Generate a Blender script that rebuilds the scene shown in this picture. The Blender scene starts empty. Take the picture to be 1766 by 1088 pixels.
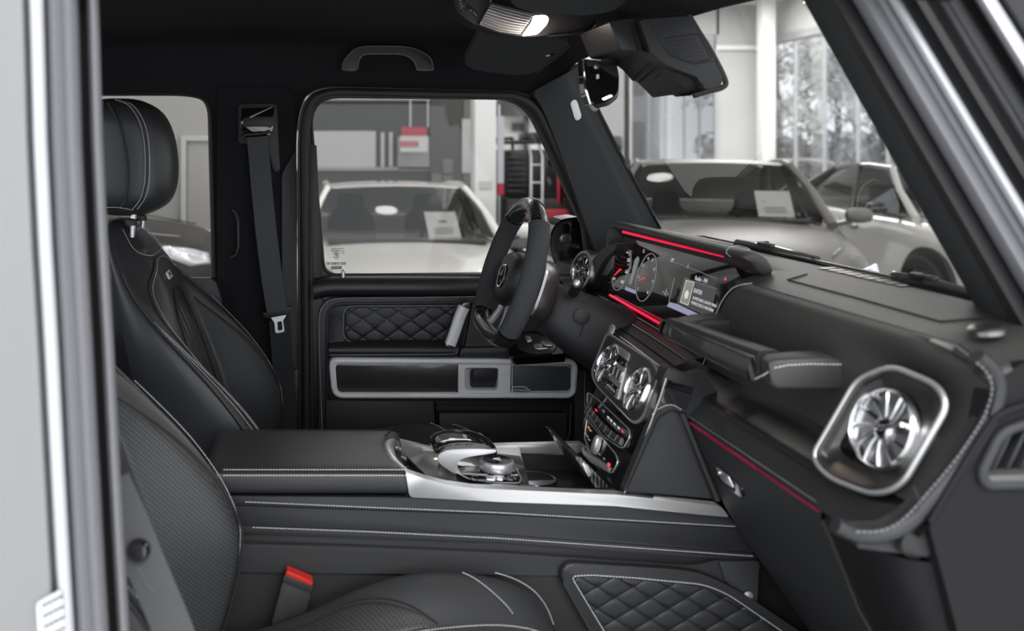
import bpy, bmesh, math, random
from mathutils import Vector as V, Matrix

# ------------------------------------------------------------------ camera
SC = bpy.context.scene
F, VX, VY = 1600.0, 503.0, 258.0          # focal length in px and the point the camera axis meets (1766 x 1088 frame)
CY, CZ = -1.80, 1.70                      # camera stands outside the open passenger door, eye at 1.70 m
cam_d = bpy.data.cameras.new('camera')
cam = bpy.data.objects.new('camera', cam_d)
SC.collection.objects.link(cam)
cam.location = (0, CY, CZ)
cam.rotation_euler = (math.pi / 2, 0, 0)
cam_d.sensor_width = 36
cam_d.sensor_fit = 'HORIZONTAL'
cam_d.lens = 36 * F / 1766
cam_d.shift_x = (883 - VX) / 1766
cam_d.shift_y = -(544 - VY) / 1766
cam_d.clip_start = 0.05
cam_d.clip_end = 300
cam_d.dof.use_dof = True
cam_d.dof.focus_distance = 2.2
cam_d.dof.aperture_fstop = 3.2
SC.camera = cam

# ------------------------------------------------------------------ light and exposure
SC.view_settings.view_transform = 'Standard'
SC.view_settings.look = 'None'
SC.view_settings.gamma = 1
SC.view_settings.use_curve_mapping = False
SC.view_settings.exposure = 0.75
world = bpy.data.worlds.new('sky')
SC.world = world
world.use_nodes = True
bg = world.node_tree.nodes['Background']
bg.inputs[0].default_value = (0.93, 0.96, 1.0, 1)
bg.inputs[1].default_value = 1.55

def area(name, loc, sx, sy, power, rot=(0, 0, 0), col=(1, 0.98, 0.95)):
    l = bpy.data.lights.new(name, 'AREA')
    l.shape = 'RECTANGLE'; l.size = sx; l.size_y = sy; l.energy = power; l.color = col
    o = bpy.data.objects.new(name, l); SC.collection.objects.link(o)
    o.location = loc; o.rotation_euler = rot
    return o
# showroom ceiling fittings over and around the car, plus one added fill (the ceiling is at 4.5 m)
area('showroom_and_fill_light', (0.6, -3.6, 4.4), 5.0, 1.2, 130)
area('showroom_and_fill_light', (2.5, 5.6, 4.4), 6.0, 1.0, 70)
area('showroom_and_fill_light', (7.4, 13.2, 4.4), 2.0, 3.0, 210)  # added fill that brightens the far right background, not a known fitting
area('showroom_and_fill_light', (5.0, 2.2, 4.4), 1.0, 3.0, 25)

# ------------------------------------------------------------------ pixels to points
def U(px, py, y):                          # on the upright plane at depth y (parallel to the driver's door)
    Z = y - CY
    return V(((px - VX) / F * Z, y, CZ - (py - VY) / F * Z))
def UX(px, py, x):                         # on the cross plane at x (parallel to the dashboard face)
    Z = x * F / (px - VX)
    return V((x, CY + Z, CZ - (py - VY) / F * Z))
def UZ(px, py, z):
    Z = (CZ - z) * F / (py - VY)
    return V(((px - VX) / F * Z, CY + Z, z))
def RP(px, py, p0, n):                     # on any plane
    d = V(((px - VX) / F, 1, -(py - VY) / F)); c = V((0, CY, CZ))
    p0 = V(p0); n = V(n)
    return c + d * ((p0 - c).dot(n) / d.dot(n))
def L(pts, y):
    return [U(p[0], p[1], y) for p in pts]

def spl(pts, n=6, closed=False):           # Catmull-Rom through points of any dimension
    P = [tuple(p) for p in pts]; m = len(P); out = []
    rng = range(m if closed else m - 1)
    for i in rng:
        if closed: a, b, c, d = P[(i-1) % m], P[i], P[(i+1) % m], P[(i+2) % m]
        else: a, b, c, d = P[max(i-1, 0)], P[i], P[i+1], P[min(i+2, m-1)]
        for k in range(n):
            t = k / n
            out.append(tuple(.5*((2*q)+(-p+r)*t+(2*p-5*q+4*r-s)*t*t+(-p+3*q-3*r+s)*t**3) for p, q, r, s in zip(a, b, c, d)))
    if not closed: out.append(P[-1])
    return out
def R(pts, r=8, n=4):                      # polygon with rounded corners; a point may carry its own radius
    out = []; m = len(pts)
    for i in range(m):
        p = V(pts[i][:2]); a = V(pts[i-1][:2]); b = V(pts[(i+1) % m][:2])
        rr = pts[i][2] if len(pts[i]) > 2 else r
        da, db = (a-p).length, (b-p).length
        ra, rb = min(rr, da*.48), min(rr, db*.48)
        if rr <= 0: out.append((p.x, p.y)); continue
        s, e = p+(a-p)*(ra/da), p+(b-p)*(rb/db)
        for k in range(n+1):
            t = k/n
            q = s*(1-t)**2 + p*2*t*(1-t) + e*t*t
            out.append((q.x, q.y))
    return out
def lerp(a, b, t): return a + (b - a) * t
def tab(t, rows):                          # smooth table lookup
    if t <= rows[0][0]: return rows[0][1]
    for i in range(len(rows)-1):
        a, b = rows[i], rows[i+1]
        if t <= b[0]:
            k = (t-a[0])/(b[0]-a[0])
            m0 = (b[1]-rows[max(i-1,0)][1])/(b[0]-rows[max(i-1,0)][0])
            nx = rows[min(i+2,len(rows)-1)]
            m1 = (nx[1]-a[1])/(nx[0]-a[0])
            h = b[0]-a[0]
            return (2*k**3-3*k*k+1)*a[1]+(k**3-2*k*k+k)*h*m0+(-2*k**3+3*k*k)*b[1]+(k**3-k*k)*h*m1
    return rows[-1][1]

# ------------------------------------------------------------------ materials
MATS = {}
def mat(name, col, rough=.5, metal=0., spec=.5, coat=0., emit=None, estr=1., alpha=1.):
    m = bpy.data.materials.new(name); m.use_nodes = True
    b = m.node_tree.nodes['Principled BSDF']
    if not hasattr(col, '__len__'): col = (col, col, col)
    b.inputs['Base Color'].default_value = (*col, 1)
    b.inputs['Roughness'].default_value = rough
    b.inputs['Metallic'].default_value = metal
    b.inputs['Specular IOR Level'].default_value = spec
    b.inputs['Coat Weight'].default_value = coat
    b.inputs['Coat Roughness'].default_value = .03
    if emit:
        b.inputs['Emission Color'].default_value = (*emit, 1)
        b.inputs['Emission Strength'].default_value = estr
    MATS[name] = m
    return m
def nd(m, t, **kw):
    n = m.node_tree.nodes.new(t)
    for k, v in kw.items(): setattr(n, k, v)
    return n
def lk(m, a, b): m.node_tree.links.new(a, b)
def bump(m, scale, strength, dist=.001, kind='noise', detail=3):
    b = m.node_tree.nodes['Principled BSDF']
    tc = nd(m, 'ShaderNodeTexCoord')
    if kind == 'voronoi':
        t = nd(m, 'ShaderNodeTexVoronoi'); out = t.outputs['Distance']
    else:
        t = nd(m, 'ShaderNodeTexNoise'); t.inputs['Detail'].default_value = detail; out = t.outputs['Fac']
    t.inputs['Scale'].default_value = scale
    lk(m, tc.outputs['Object'], t.inputs['Vector'])
    bp = nd(m, 'ShaderNodeBump'); bp.inputs['Strength'].default_value = strength; bp.inputs['Distance'].default_value = dist
    lk(m, out, bp.inputs['Height']); lk(m, bp.outputs['Normal'], b.inputs['Normal'])
    return m
def vary(m, scale, c0, c1, lo=.35, hi=.65, detail=2, stretch=(1, 1, 1)):
    b = m.node_tree.nodes['Principled BSDF']
    tc = nd(m, 'ShaderNodeTexCoord'); mp = nd(m, 'ShaderNodeMapping'); mp.inputs['Scale'].default_value = stretch
    t = nd(m, 'ShaderNodeTexNoise'); t.inputs['Scale'].default_value = scale; t.inputs['Detail'].default_value = detail
    r = nd(m, 'ShaderNodeValToRGB')
    r.color_ramp.elements[0].position = lo; r.color_ramp.elements[0].color = (*c0, 1)
    r.color_ramp.elements[1].position = hi; r.color_ramp.elements[1].color = (*c1, 1)
    lk(m, tc.outputs['Object'], mp.inputs['Vector']); lk(m, mp.outputs['Vector'], t.inputs['Vector'])
    lk(m, t.outputs['Fac'], r.inputs['Fac']); lk(m, r.outputs['Color'], b.inputs['Base Color'])
    return m
def g3(v): return (v, v, v)

M_leather = bump(mat('black_leather', (.021, .0215, .0235), .42, spec=.5), 900, .25, .0006, 'voronoi')
M_seat = bump(mat('seat_leather', (.034, .035, .037), .40, spec=.55), 900, .25, .0006, 'voronoi')
M_dash = bump(mat('dash_leather', (.042, .041, .0395), .46, spec=.5), 900, .2, .0005, 'voronoi')
M_suede = bump(mat('black_suede', (.016, .0165, .018), .95, spec=.15), 500, .5, .001)
M_suede2 = bump(mat('grey_suede', (.038, .04, .042), .95, spec=.15), 500, .5, .001)
M_plastic = bump(mat('black_plastic', (.018, .018, .019), .5), 700, .15, .0004)
M_soft = bump(mat('soft_touch_plastic', (.024, .0245, .026), .55), 700, .15, .0004)
M_gloss = mat('piano_black', (.006, .006, .007), .08, coat=1.)
M_rubber = bump(mat('seal_rubber', (.017, .017, .018), .6), 300, .1, .0004)
M_rubgrey = bump(mat('grey_seal_rubber', (.19, .19, .205), .5), 120, .1, .0006)
M_silver = bump(mat('brushed_silver', (.66, .66, .67), .34, .75), 250, .04, .0003)
M_trim = mat('satin_silver_trim', (.88, .88, .89), .34, .0, coat=.3)
M_silverd = bump(mat('satin_dark_silver', (.28, .275, .27), .33, 1.), 250, .04, .0003)
M_chrome = mat('chrome', (.78, .78, .79), .08, 1.)
M_paint = mat('silver_grey_body_paint', (.215, .22, .225), .42, .0, coat=.2)
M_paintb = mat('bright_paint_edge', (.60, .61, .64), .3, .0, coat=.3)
M_thread = mat('white_thread', (.62, .62, .64), .7)
M_red = mat('red_light_strip', (.5, .01, .04), .3, emit=(.85, .01, .06), estr=.55)
M_redd = mat('dim_red_light_strip', (.2, .005, .03), .3, emit=(.5, .005, .05), estr=.06)
M_white = mat('white_plastic', (.7, .7, .7), .4)
M_carpet = bump(mat('black_carpet', (.012, .012, .012), 1., spec=.1), 400, 1., .004)
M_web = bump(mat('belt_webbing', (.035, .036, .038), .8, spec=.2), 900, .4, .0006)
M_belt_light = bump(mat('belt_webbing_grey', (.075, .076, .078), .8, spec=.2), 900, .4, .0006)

def perf_mat(name, base, a0, a1, step=.0078, rad=.25):        # small punched holes in rows
    m = mat(name, base, .45)
    b = m.node_tree.nodes['Principled BSDF']
    tc = nd(m, 'ShaderNodeTexCoord'); sx = nd(m, 'ShaderNodeSeparateXYZ'); lk(m, tc.outputs['Object'], sx.inputs[0])
    def frac(sock, off=0):
        d = nd(m, 'ShaderNodeMath', operation='DIVIDE'); lk(m, sock, d.inputs[0]); d.inputs[1].default_value = step
        f = nd(m, 'ShaderNodeMath', operation='FRACT'); lk(m, d.outputs[0], f.inputs[0])
        s = nd(m, 'ShaderNodeMath', operation='SUBTRACT'); lk(m, f.outputs[0], s.inputs[0]); s.inputs[1].default_value = .5
        return s.outputs[0]
    def mix(i, j, sg):
        o = nd(m, 'ShaderNodeMath', operation='ADD' if sg > 0 else 'SUBTRACT'); lk(m, sx.outputs[i], o.inputs[0]); lk(m, sx.outputs[j], o.inputs[1]); return o.outputs[0]
    u, v = frac(mix(a0, a1, 1)), frac(mix(a0, a1, -1))
    def sq(s):
        q = nd(m, 'ShaderNodeMath', operation='MULTIPLY'); lk(m, s, q.inputs[0]); lk(m, s, q.inputs[1]); return q.outputs[0]
    ad = nd(m, 'ShaderNodeMath', operation='ADD'); lk(m, sq(u), ad.inputs[0]); lk(m, sq(v), ad.inputs[1])
    lt = nd(m, 'ShaderNodeMath', operation='GREATER_THAN'); lk(m, ad.outputs[0], lt.inputs[0]); lt.inputs[1].default_value = rad*rad
    mx = nd(m, 'ShaderNodeMix', data_type='RGBA'); lk(m, lt.outputs[0], mx.inputs['Factor'])
    mx.inputs['A'].default_value = (.004, .004, .004, 1); mx.inputs['B'].default_value = (*base, 1)
    lk(m, mx.outputs['Result'], b.inputs['Base Color'])
    bp = nd(m, 'ShaderNodeBump'); bp.inputs['Strength'].default_value = .6; bp.inputs['Distance'].default_value = .001
    lk(m, lt.outputs[0], bp.inputs['Height']); lk(m, bp.outputs['Normal'], b.inputs['Normal'])
    return m
M_perf = perf_mat('perforated_leather', (.042, .044, .047), 0, 2)
M_perfc = perf_mat('perforated_cushion_leather', (.034, .0345, .036), 0, 1)
M_mesh = perf_mat('speaker_mesh', (.09, .093, .10), 0, 2, .0045, .28)

def carbon_mat(name, rot, scale=260, dark=(.006, .006, .006), light=(.075, .075, .075), coat=1.):
    m = mat(name, dark, .3, .3, coat=coat)
    b = m.node_tree.nodes['Principled BSDF']
    tc = nd(m, 'ShaderNodeTexCoord'); mp = nd(m, 'ShaderNodeMapping'); mp.inputs['Rotation'].default_value = rot
    w = nd(m, 'ShaderNodeTexWave', wave_type='BANDS', bands_direction='X'); w.inputs['Scale'].default_value = scale/6.283*2
    w.inputs['Distortion'].default_value = .4
    r = nd(m, 'ShaderNodeValToRGB')
    r.color_ramp.elements[0].position = .3; r.color_ramp.elements[0].color = (*dark, 1)
    r.color_ramp.elements[1].position = .7; r.color_ramp.elements[1].color = (*light, 1)
    lk(m, tc.outputs['Object'], mp.inputs[0]); lk(m, mp.outputs[0], w.inputs['Vector']); lk(m, w.outputs['Fac'], r.inputs[0])
    lk(m, r.outputs[0], b.inputs['Base Color'])
    return m
M_carbon = carbon_mat('carbon_fibre', (0, math.radians(48), 0), 185, (.004,)*3, (.11,)*3, .5)
M_carbonw = carbon_mat('carbon_fibre_wheel', (0, math.radians(-60), 0), 200, (.004,)*3, (.06,)*3, .6)
M_carbonh = carbon_mat('carbon_fibre_handle', (0, math.radians(20), math.radians(60)), 150, (.003,)*3, (.075,)*3, .6)

def glass_mat(name, tint=(1, 1, 1), refl=1., rough=.0):
    m = bpy.data.materials.new(name); m.use_nodes = True
    nt = m.node_tree; nt.nodes.clear()
    o = nd(m, 'ShaderNodeOutputMaterial'); t = nd(m, 'ShaderNodeBsdfTransparent'); g = nd(m, 'ShaderNodeBsdfGlossy')
    t.inputs[0].default_value = (*tint, 1); g.inputs['Roughness'].default_value = rough
    fr = nd(m, 'ShaderNodeFresnel'); fr.inputs[0].default_value = 1.45
    mu = nd(m, 'ShaderNodeMath', operation='MULTIPLY'); mu.inputs[1].default_value = refl
    lk(m, fr.outputs[0], mu.inputs[0])
    mx = nd(m, 'ShaderNodeMixShader'); lk(m, mu.outputs[0], mx.inputs[0]); lk(m, t.outputs[0], mx.inputs[1]); lk(m, g.outputs[0], mx.inputs[2])
    lk(m, mx.outputs[0], o.inputs[0])
    return m
M_glass = glass_mat('clear_glass', (.92, .92, .92), .45)
M_wglass = glass_mat('window_glass', (.97, .97, .97), .30)
M_fglass = glass_mat('sun_protection_glass', (.93, .93, .93), .5)
M_bglass = glass_mat('blind_window_glass', (.58, .58, .59), .5)
M_dglass = mat('dark_car_glass', (.012, .013, .014), .05, coat=.6)

# ------------------------------------------------------------------ mesh helpers
COL = SC.collection
def setp(o, label=None, cat=None, group=None, kind=None):
    if label: o['label'] = label
    if cat: o['category'] = cat
    if group: o['group'] = group
    if kind: o['kind'] = kind
    return o
def empty(name, loc, label, cat, group=None, kind=None):
    o = bpy.data.objects.new(name, None); COL.objects.link(o); o.location = V(loc); o.empty_display_size = .05
    return setp(o, label, cat, group, kind)
def put(name, me, m, parent=None, sharp=40):
    if m: me.materials.append(m)
    me.shade_smooth() if hasattr(me, 'shade_smooth') else None
    if sharp and sharp < 180: me.set_sharp_from_angle(angle=math.radians(sharp))
    o = bpy.data.objects.new(name, me); COL.objects.link(o)
    if parent is not None:
        o.parent = parent
        w = V((0, 0, 0)); p = parent
        while p is not None: w += p.location; p = p.parent
        o.location = -w                    # vertices are in world coordinates
    return o
def bm_put(name, bm, m, parent=None, sharp=40, recalc=True):
    if recalc: bmesh.ops.recalc_face_normals(bm, faces=bm.faces)
    me = bpy.data.meshes.new(name); bm.to_mesh(me); bm.free()
    return put(name, me, m, parent, sharp)
def bm_prism(bm, pts, ext, bev=0, seg=2):
    ext = V(ext); pts = [V(p) for p in pts]
    a = [bm.verts.new(p) for p in pts]; b = [bm.verts.new(p + ext) for p in pts]
    n = len(pts)
    fa = bm.faces.new(a); fb = bm.faces.new(b[::-1])
    for i in range(n): bm.faces.new((a[i], b[i], b[(i+1) % n], a[(i+1) % n]))
    if bev:
        bmesh.ops.bevel(bm, geom=list(fa.edges), offset=bev, segments=seg, profile=.5, affect='EDGES', clamp_overlap=True)
def plate(name, pts, ext, m, parent=None, bev=.003, seg=2, sharp=40):
    bm = bmesh.new(); bm_prism(bm, pts, ext, bev, seg)
    return bm_put(name, bm, m, parent, sharp)
def holed(name, outer, holes, ext, m, parent=None, bev=0):     # plate with openings
    bm = bmesh.new(); loops = []
    for lp in [outer] + holes:
        vs = [bm.verts.new(V(p)) for p in lp]
        loops.append([bm.edges.new((vs[i], vs[(i+1) % len(vs)])) for i in range(len(vs))])
    nrm = V(ext).normalized()
    bmesh.ops.triangle_fill(bm, use_beauty=True, use_dissolve=False, edges=[e for l in loops for e in l], normal=nrm)
    r = bmesh.ops.extrude_face_region(bm, geom=bm.faces[:])
    bmesh.ops.translate(bm, vec=V(ext), verts=[g for g in r['geom'] if isinstance(g, bmesh.types.BMVert)])
    return bm_put(name, bm, m, parent, 30)
def box(name, lo, hi, m, parent=None, bev=.003, seg=2, rot=None, sharp=40):
    lo, hi = V(lo), V(hi); c = (lo+hi)/2; s = hi-lo
    bm = bmesh.new(); bmesh.ops.create_cube(bm, size=1)
    bmesh.ops.scale(bm, vec=s, verts=bm.verts)
    if bev: bmesh.ops.bevel(bm, geom=bm.edges[:], offset=bev, segments=seg, profile=.5, affect='EDGES', clamp_overlap=True)
    if rot is not None: bmesh.ops.transform(bm, matrix=rot, verts=bm.verts)
    bmesh.ops.translate(bm, vec=c, verts=bm.verts)
    return bm_put(name, bm, m, parent, sharp)
def bm_grid(bm, rows, closed_u=False, closed_v=False, cap=False):
    vs = [[bm.verts.new(V(p)) for p in r] for r in rows]
    nr, nc = len(vs), len(vs[0])
    for i in range(nr if closed_v else nr-1):
        for j in range(nc if closed_u else nc-1):
            q = (vs[i][j], vs[i][(j+1) % nc], vs[(i+1) % nr][(j+1) % nc], vs[(i+1) % nr][j])
            if len(set(q)) == 4:
                try: bm.faces.new(q)
                except ValueError: pass
    if cap:
        bm.faces.new(vs[0][::-1]); bm.faces.new(vs[-1])
    return vs
def grid(name, rows, m, parent=None, thick=0, sub=0, sharp=50, closed_u=False, closed_v=False, cap=False):
    bm = bmesh.new(); bm_grid(bm, rows, closed_u, closed_v, cap)
    o = bm_put(name, bm, m, parent, sharp)
    if thick:
        s = o.modifiers.new('thick', 'SOLIDIFY'); s.thickness = thick; s.offset = -1
    if sub:
        s = o.modifiers.new('sub', 'SUBSURF'); s.levels = sub; s.render_levels = sub
    return o
def frames(pts, closed=False, up=None):
    pts = [V(p) for p in pts]; n = len(pts); T = []
    for i in range(n):
        a = pts[i-1] if (i or closed) else pts[i]; b = pts[(i+1) % n] if (i < n-1 or closed) else pts[i]
        t = b-a; T.append(t.normalized() if t.length > 1e-9 else V((1, 0, 0)))
    nv = V(up) if up is not None else V((0, 0, 1))
    if abs(nv.dot(T[0])) > .95: nv = V((0, 1, 0)) if abs(T[0].y) < .9 else V((1, 0, 0))
    out = []
    for i in range(n):
        if up is not None: nv = V(up)
        nv = nv - T[i]*nv.dot(T[i]); nv.normalize()
        out.append((pts[i], T[i], nv.copy(), T[i].cross(nv)))
    return out
def bm_tube(bm, pts, r, n=8, closed=False, prof=None, up=None):
    fr = frames(pts, closed, up); rows = []
    for i, (p, t, a, b) in enumerate(fr):
        rr = r[i] if isinstance(r, (list, tuple)) else r
        ra, rb = rr if isinstance(rr, (list, tuple)) else (rr, rr)
        if prof: rows.append([p + a*(q[0]*ra) + b*(q[1]*rb) for q in prof])
        else: rows.append([p + a*(ra*math.cos(2*math.pi*k/n)) + b*(rb*math.sin(2*math.pi*k/n)) for k in range(n)])
    bm_grid(bm, rows, True, closed, not closed)
def tube(name, pts, r, m, parent=None, n=8, closed=False, prof=None, up=None, sharp=50):
    bm = bmesh.new(); bm_tube(bm, pts, r, n, closed, prof, up)
    return bm_put(name, bm, m, parent, sharp)
def ribbon(name, pts, w, t, m, parent, side, bev=0):           # flat band: half width along 'side', thickness t
    bm = bmesh.new(); pts = [V(p) for p in pts]; rows = []
    for i, p in enumerate(pts):
        a = pts[max(i-1, 0)]; b = pts[min(i+1, len(pts)-1)]; tg = (b-a).normalized()
        s = V(side); s = (s - tg*s.dot(tg)).normalized(); nn = tg.cross(s)
        ww = w[i] if isinstance(w, (list, tuple)) else w
        rows.append([p-s*ww-nn*t, p+s*ww-nn*t, p+s*ww+nn*t, p-s*ww+nn*t])
    bm_grid(bm, rows, True, False, True)
    return bm_put(name, bm, m, parent, 35)
def resample(pts, step):
    pts = [V(p) for p in pts]; out = [(pts[0], (pts[1]-pts[0]).normalized())]; acc = 0
    for a, b in zip(pts, pts[1:]):
        d = (b-a).length
        if d < 1e-9: continue
        while acc + d >= step:
            k = (step-acc)/d; a = a.lerp(b, k); d = (b-a).length; acc = 0
            out.append((a.copy(), (b-a).normalized() if d > 1e-9 else out[-1][1]))
        acc += d
    return out
def stitch(pts, parent, step=.0052, ln=.0036, r=.0007, m=None, closed=False):
    pts = [V(p) for p in pts]
    if closed: pts.append(pts[0])
    bm = bmesh.new()
    for p, t in resample(pts, step):
        up = V((0, 0, 1)) if abs(t.z) < .9 else V((1, 0, 0))
        a = t.cross(up).normalized()*r; b = t.cross(a).normalized()*r; h = t*ln*.5
        vs = [bm.verts.new(p + h*s + q) for s in (-1, 1) for q in (a, b, -a, -b)]
        for k in range(4): bm.faces.new((vs[k], vs[(k+1) % 4], vs[4+(k+1) % 4], vs[4+k]))
    o = bm_put('stitching', bm, m or M_thread, parent, 0)
    o['kind'] = 'stuff'
    return o
def puff(name, loop, h, m, parent=None, prof=((1, 0), (.985, .35), (.95, .65), (.85, .88), (.6, .98), (.25, 1.)), ext=None):
    loop = [V(p) for p in loop]; c = sum(loop, V())/len(loop)
    bm = bmesh.new(); rows = []; h = V(h)
    if ext is not None: rows.append([p + V(ext) for p in loop])
    for s, k in prof: rows.append([c + (p-c)*s + h*k for p in loop])
    vs = bm_grid(bm, rows, True)
    bm.faces.new(vs[-1]); bm.faces.new(vs[0][::-1])
    return bm_put(name, bm, m, parent, 60)
def clip(poly, win):                        # Sutherland-Hodgman against a convex window
    ar = sum(a[0]*b[1]-b[0]*a[1] for a, b in zip(win, win[1:]+win[:1]))
    w = win if ar > 0 else win[::-1]
    for a, b in zip(w, w[1:]+w[:1]):
        def side(p): return (b[0]-a[0])*(p[1]-a[1])-(b[1]-a[1])*(p[0]-a[0])
        out = []
        for p, q in zip(poly, poly[1:]+poly[:1]):
            sp, sq = side(p), side(q)
            if sp >= 0: out.append(p)
            if sp*sq < 0:
                t = sp/(sp-sq); out.append((p[0]+(q[0]-p[0])*t, p[1]+(q[1]-p[1])*t))
        poly = out
        if len(poly) < 3: return []
    return poly
def quilt(parent, win, c0, e1, e2, fn, h, m, rng=12):          # diamonds cut by a window, each a padded piece
    for i in range(-rng, rng):
        for j in range(-rng, rng):
            o = (c0[0]+e1[0]*i+e2[0]*j, c0[1]+e1[1]*i+e2[1]*j)
            d = [o, (o[0]+e1[0], o[1]+e1[1]), (o[0]+e1[0]+e2[0], o[1]+e1[1]+e2[1]), (o[0]+e2[0], o[1]+e2[1])]
            d = clip(d, win)
            if len(d) < 3: continue
            ar = abs(sum(a[0]*b[1]-b[0]*a[1] for a, b in zip(d, d[1:]+d[:1])))/2
            if ar < 25: continue
            cx = sum(p[0] for p in d)/len(d); cy = sum(p[1] for p in d)/len(d)
            d = [(cx+(p[0]-cx)*.985, cy+(p[1]-cy)*.985) for p in d]
            puff('quilt_diamond', [fn(*p) for p in d], V(h), m, parent, ((1, 0), (.95, .5), (.82, .85), (.5, 1)))
def text(name, body, o, right, up, size, m, parent, lift=.0004, align='CENTER', shear=0):
    cu = bpy.data.curves.new(name, 'FONT'); cu.body = body; cu.size = size; cu.align_x = align; cu.align_y = 'CENTER'; cu.shear = shear
    cu.resolution_u = 2; cu.extrude = .0001
    t = bpy.data.objects.new(name, cu); COL.objects.link(t)
    me = bpy.data.meshes.new_from_object(t)
    bpy.data.objects.remove(t); bpy.data.curves.remove(cu)
    r = V(right).normalized(); u = V(up); u = (u - r*u.dot(r)).normalized(); n = r.cross(u)
    mx = Matrix((( r.x, u.x, n.x, 0), (r.y, u.y, n.y, 0), (r.z, u.z, n.z, 0), (0, 0, 0, 1)))
    mx.translation = V(o) + n*lift
    me.transform(mx)
    return put(name, me, m, parent, 0)
def lathe(name, prof, c, axis, m, parent=None, n=32, sharp=40, ref=None):   # profile of (radius, height along axis)
    ax = V(axis).normalized(); a = V(ref) if ref is not None else (V((0, 0, 1)) if abs(ax.z) < .9 else V((1, 0, 0)))
    a = (a - ax*a.dot(ax)).normalized(); b = ax.cross(a); c = V(c)
    bm = bmesh.new(); rows = []
    for r, h in prof:
        rows.append([c + ax*h + (a*math.cos(2*math.pi*k/n)+b*math.sin(2*math.pi*k/n))*max(r, 1e-5) for k in range(n)])
    vs = bm_grid(bm, rows, True)
    bm.faces.new(vs[0][::-1]); bm.faces.new(vs[-1])
    return bm_put(name, bm, m, parent, sharp)
def copy_tree(o, parent=None, loc=None):
    c = o.copy(); COL.objects.link(c)
    if parent is not None: c.parent = parent
    for ch in list(o.children): copy_tree(ch, c)
    if loc is not None: c.location = V(loc)
    return c
# ================================================================== SHOWROOM
M_floor = mat('showroom_floor_tiles', (.66, .66, .65), .3); M_wall = mat('pale_grey_wall', (.52, .52, .51), .8); M_wallw = mat('warm_grey_wall', (.38, .37, .35), .8)
M_wallp = mat('white_wall', (.78, .78, .77), .7); M_ceil = mat('white_ceiling', (.7, .7, .69), .9); M_wdark = mat('charcoal_wall', (.085, .085, .082), .6)
M_alu = mat('aluminium_frame', (.55, .56, .57), .35, .6); M_asph = vary(mat('asphalt', (.2, .2, .2), .9), 3, g3(.16), g3(.26))
def st(o, label, cat): return setp(o, label, cat, kind='structure')
st(box('floor', (-14, -12, -.1), (9.5, 16.5, 0), M_floor, None, 0), 'pale polished showroom floor', 'floor')
st(box('ceiling', (-14, -3.6, 4.5), (9.5, 16.5, 4.6), M_ceil, None, 0), 'white showroom ceiling', 'ceiling')
st(box('pavement', (9.5, -20, -.12), (45, 50, -.02), M_asph, None, 0), 'grey paved ground outside the glass facade', 'pavement')
st(box('pavement', (-30, 16.5, -.12), (9.5, 50, -.02), M_asph, None, 0), 'grey paved ground behind the showroom', 'pavement')
def BX(px, Z): return (px-VX)/F*Z
def BZ(py, Z): return CZ-(py-VY)/F*Z
# back wall with one blind-covered window
Zb = 18.0; yb = Zb + CY
def bk(a, b, c, d, name, m, y=yb, t=.12, parent=None, bev=0): return box(name, (BX(a, y-CY), y, BZ(d, y-CY)), (BX(c, y-CY), y+t, BZ(b, y-CY)), m, parent, bev)
wb = st(bk(1236, -120, 1330, 430, 'wall_back', M_wall), 'pale grey back wall beside the glazed corner', 'wall')
bk(1000, -120, 1240, 60, 'wall_head', M_wall, yb, .12, wb); bk(1000, 60, 1088, 430, 'wall_pier', M_wallp, yb, .12, wb); bk(1000, 275, 1240, 430, 'wall_sill', M_wall, yb, .12, wb)
bk(1236, 78, 1312, 86, 'wall_rail', M_wallp, yb-.08, .06, wb); bk(1233, 86, 1240, 280, 'wall_joint', M_alu, yb-.05, .04, wb)
w4 = empty('window_4', (BX(1162, Zb), yb, 1.2), 'back wall window behind a slatted blind', 'window', kind='structure')
for px in (1088, 1118, 1140, 1180, 1206, 1234): bk(px, 56, px+3, 278, 'mullion', M_alu, yb+.02, .06, w4)
bk(1086, 56, 1238, 278, 'pane', M_bglass, yb+.09, .01, w4)
bm = bmesh.new()
for k in range(38):
    z = BZ(272, Zb) + k*.062
    for a, b in ((1088, 1234),):
        c = [V((BX(a, Zb), yb-.05, z)), V((BX(b, Zb), yb-.05, z)), V((BX(b, Zb), yb-.025, z+.022)), V((BX(a, Zb), yb-.025, z+.022))]
        bm_prism(bm, c, (0, .002, .001))
bl = bm_put('window_blind', bm, M_alu, None, 0); setp(bl, 'horizontal slatted blind over the back window', 'blind', kind='stuff')
# glazed facade on the right
XF_ = 9.22; zt_ = BZ(79, Zb)
fc = empty('window_5', (XF_, 10, 0), 'tall glass facade with slim mullions and trees outside', 'glass facade', kind='structure')
YM = [yb-.05] + [XF_*F/(px-VX)+CY for px in (1334, 1372, 1422, 1480, 1532, 1590, 1660, 1740, 1840)] + [8.0, 6.5, 5.0, 3.5, 2.0, .5, -1, -2.5, -4]
for i, y in enumerate(YM):
    w = .16 if i == 0 else .02
    box('mullion', (XF_-.025, y-w, 0), (XF_+.025, y+w, zt_+.05), M_alu if i else M_wallp, fc, 0)
for a, b in zip(YM, YM[1:]):
    box('pane', (XF_-.006, b+.035, .1), (XF_+.006, a-.035, zt_), M_fglass, fc, 0)
box('head_rail', (XF_-.08, -8, zt_), (XF_+.08, yb, zt_+.14), M_alu, fc, 0)
st(box('wall_right', (XF_-.05, -8, zt_+.14), (XF_+.1, yb+.1, 4.5), M_wall, None, 0), 'grey wall strip above the glass facade', 'wall')
cc = box('column', (BX(1309, 17.2), 15.25, 0), (BX(1331, 17.2), 15.5, 4.5), M_wallp, None, .01); setp(cc, 'slim white steel column at the glazed corner', 'column', kind='structure')
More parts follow.
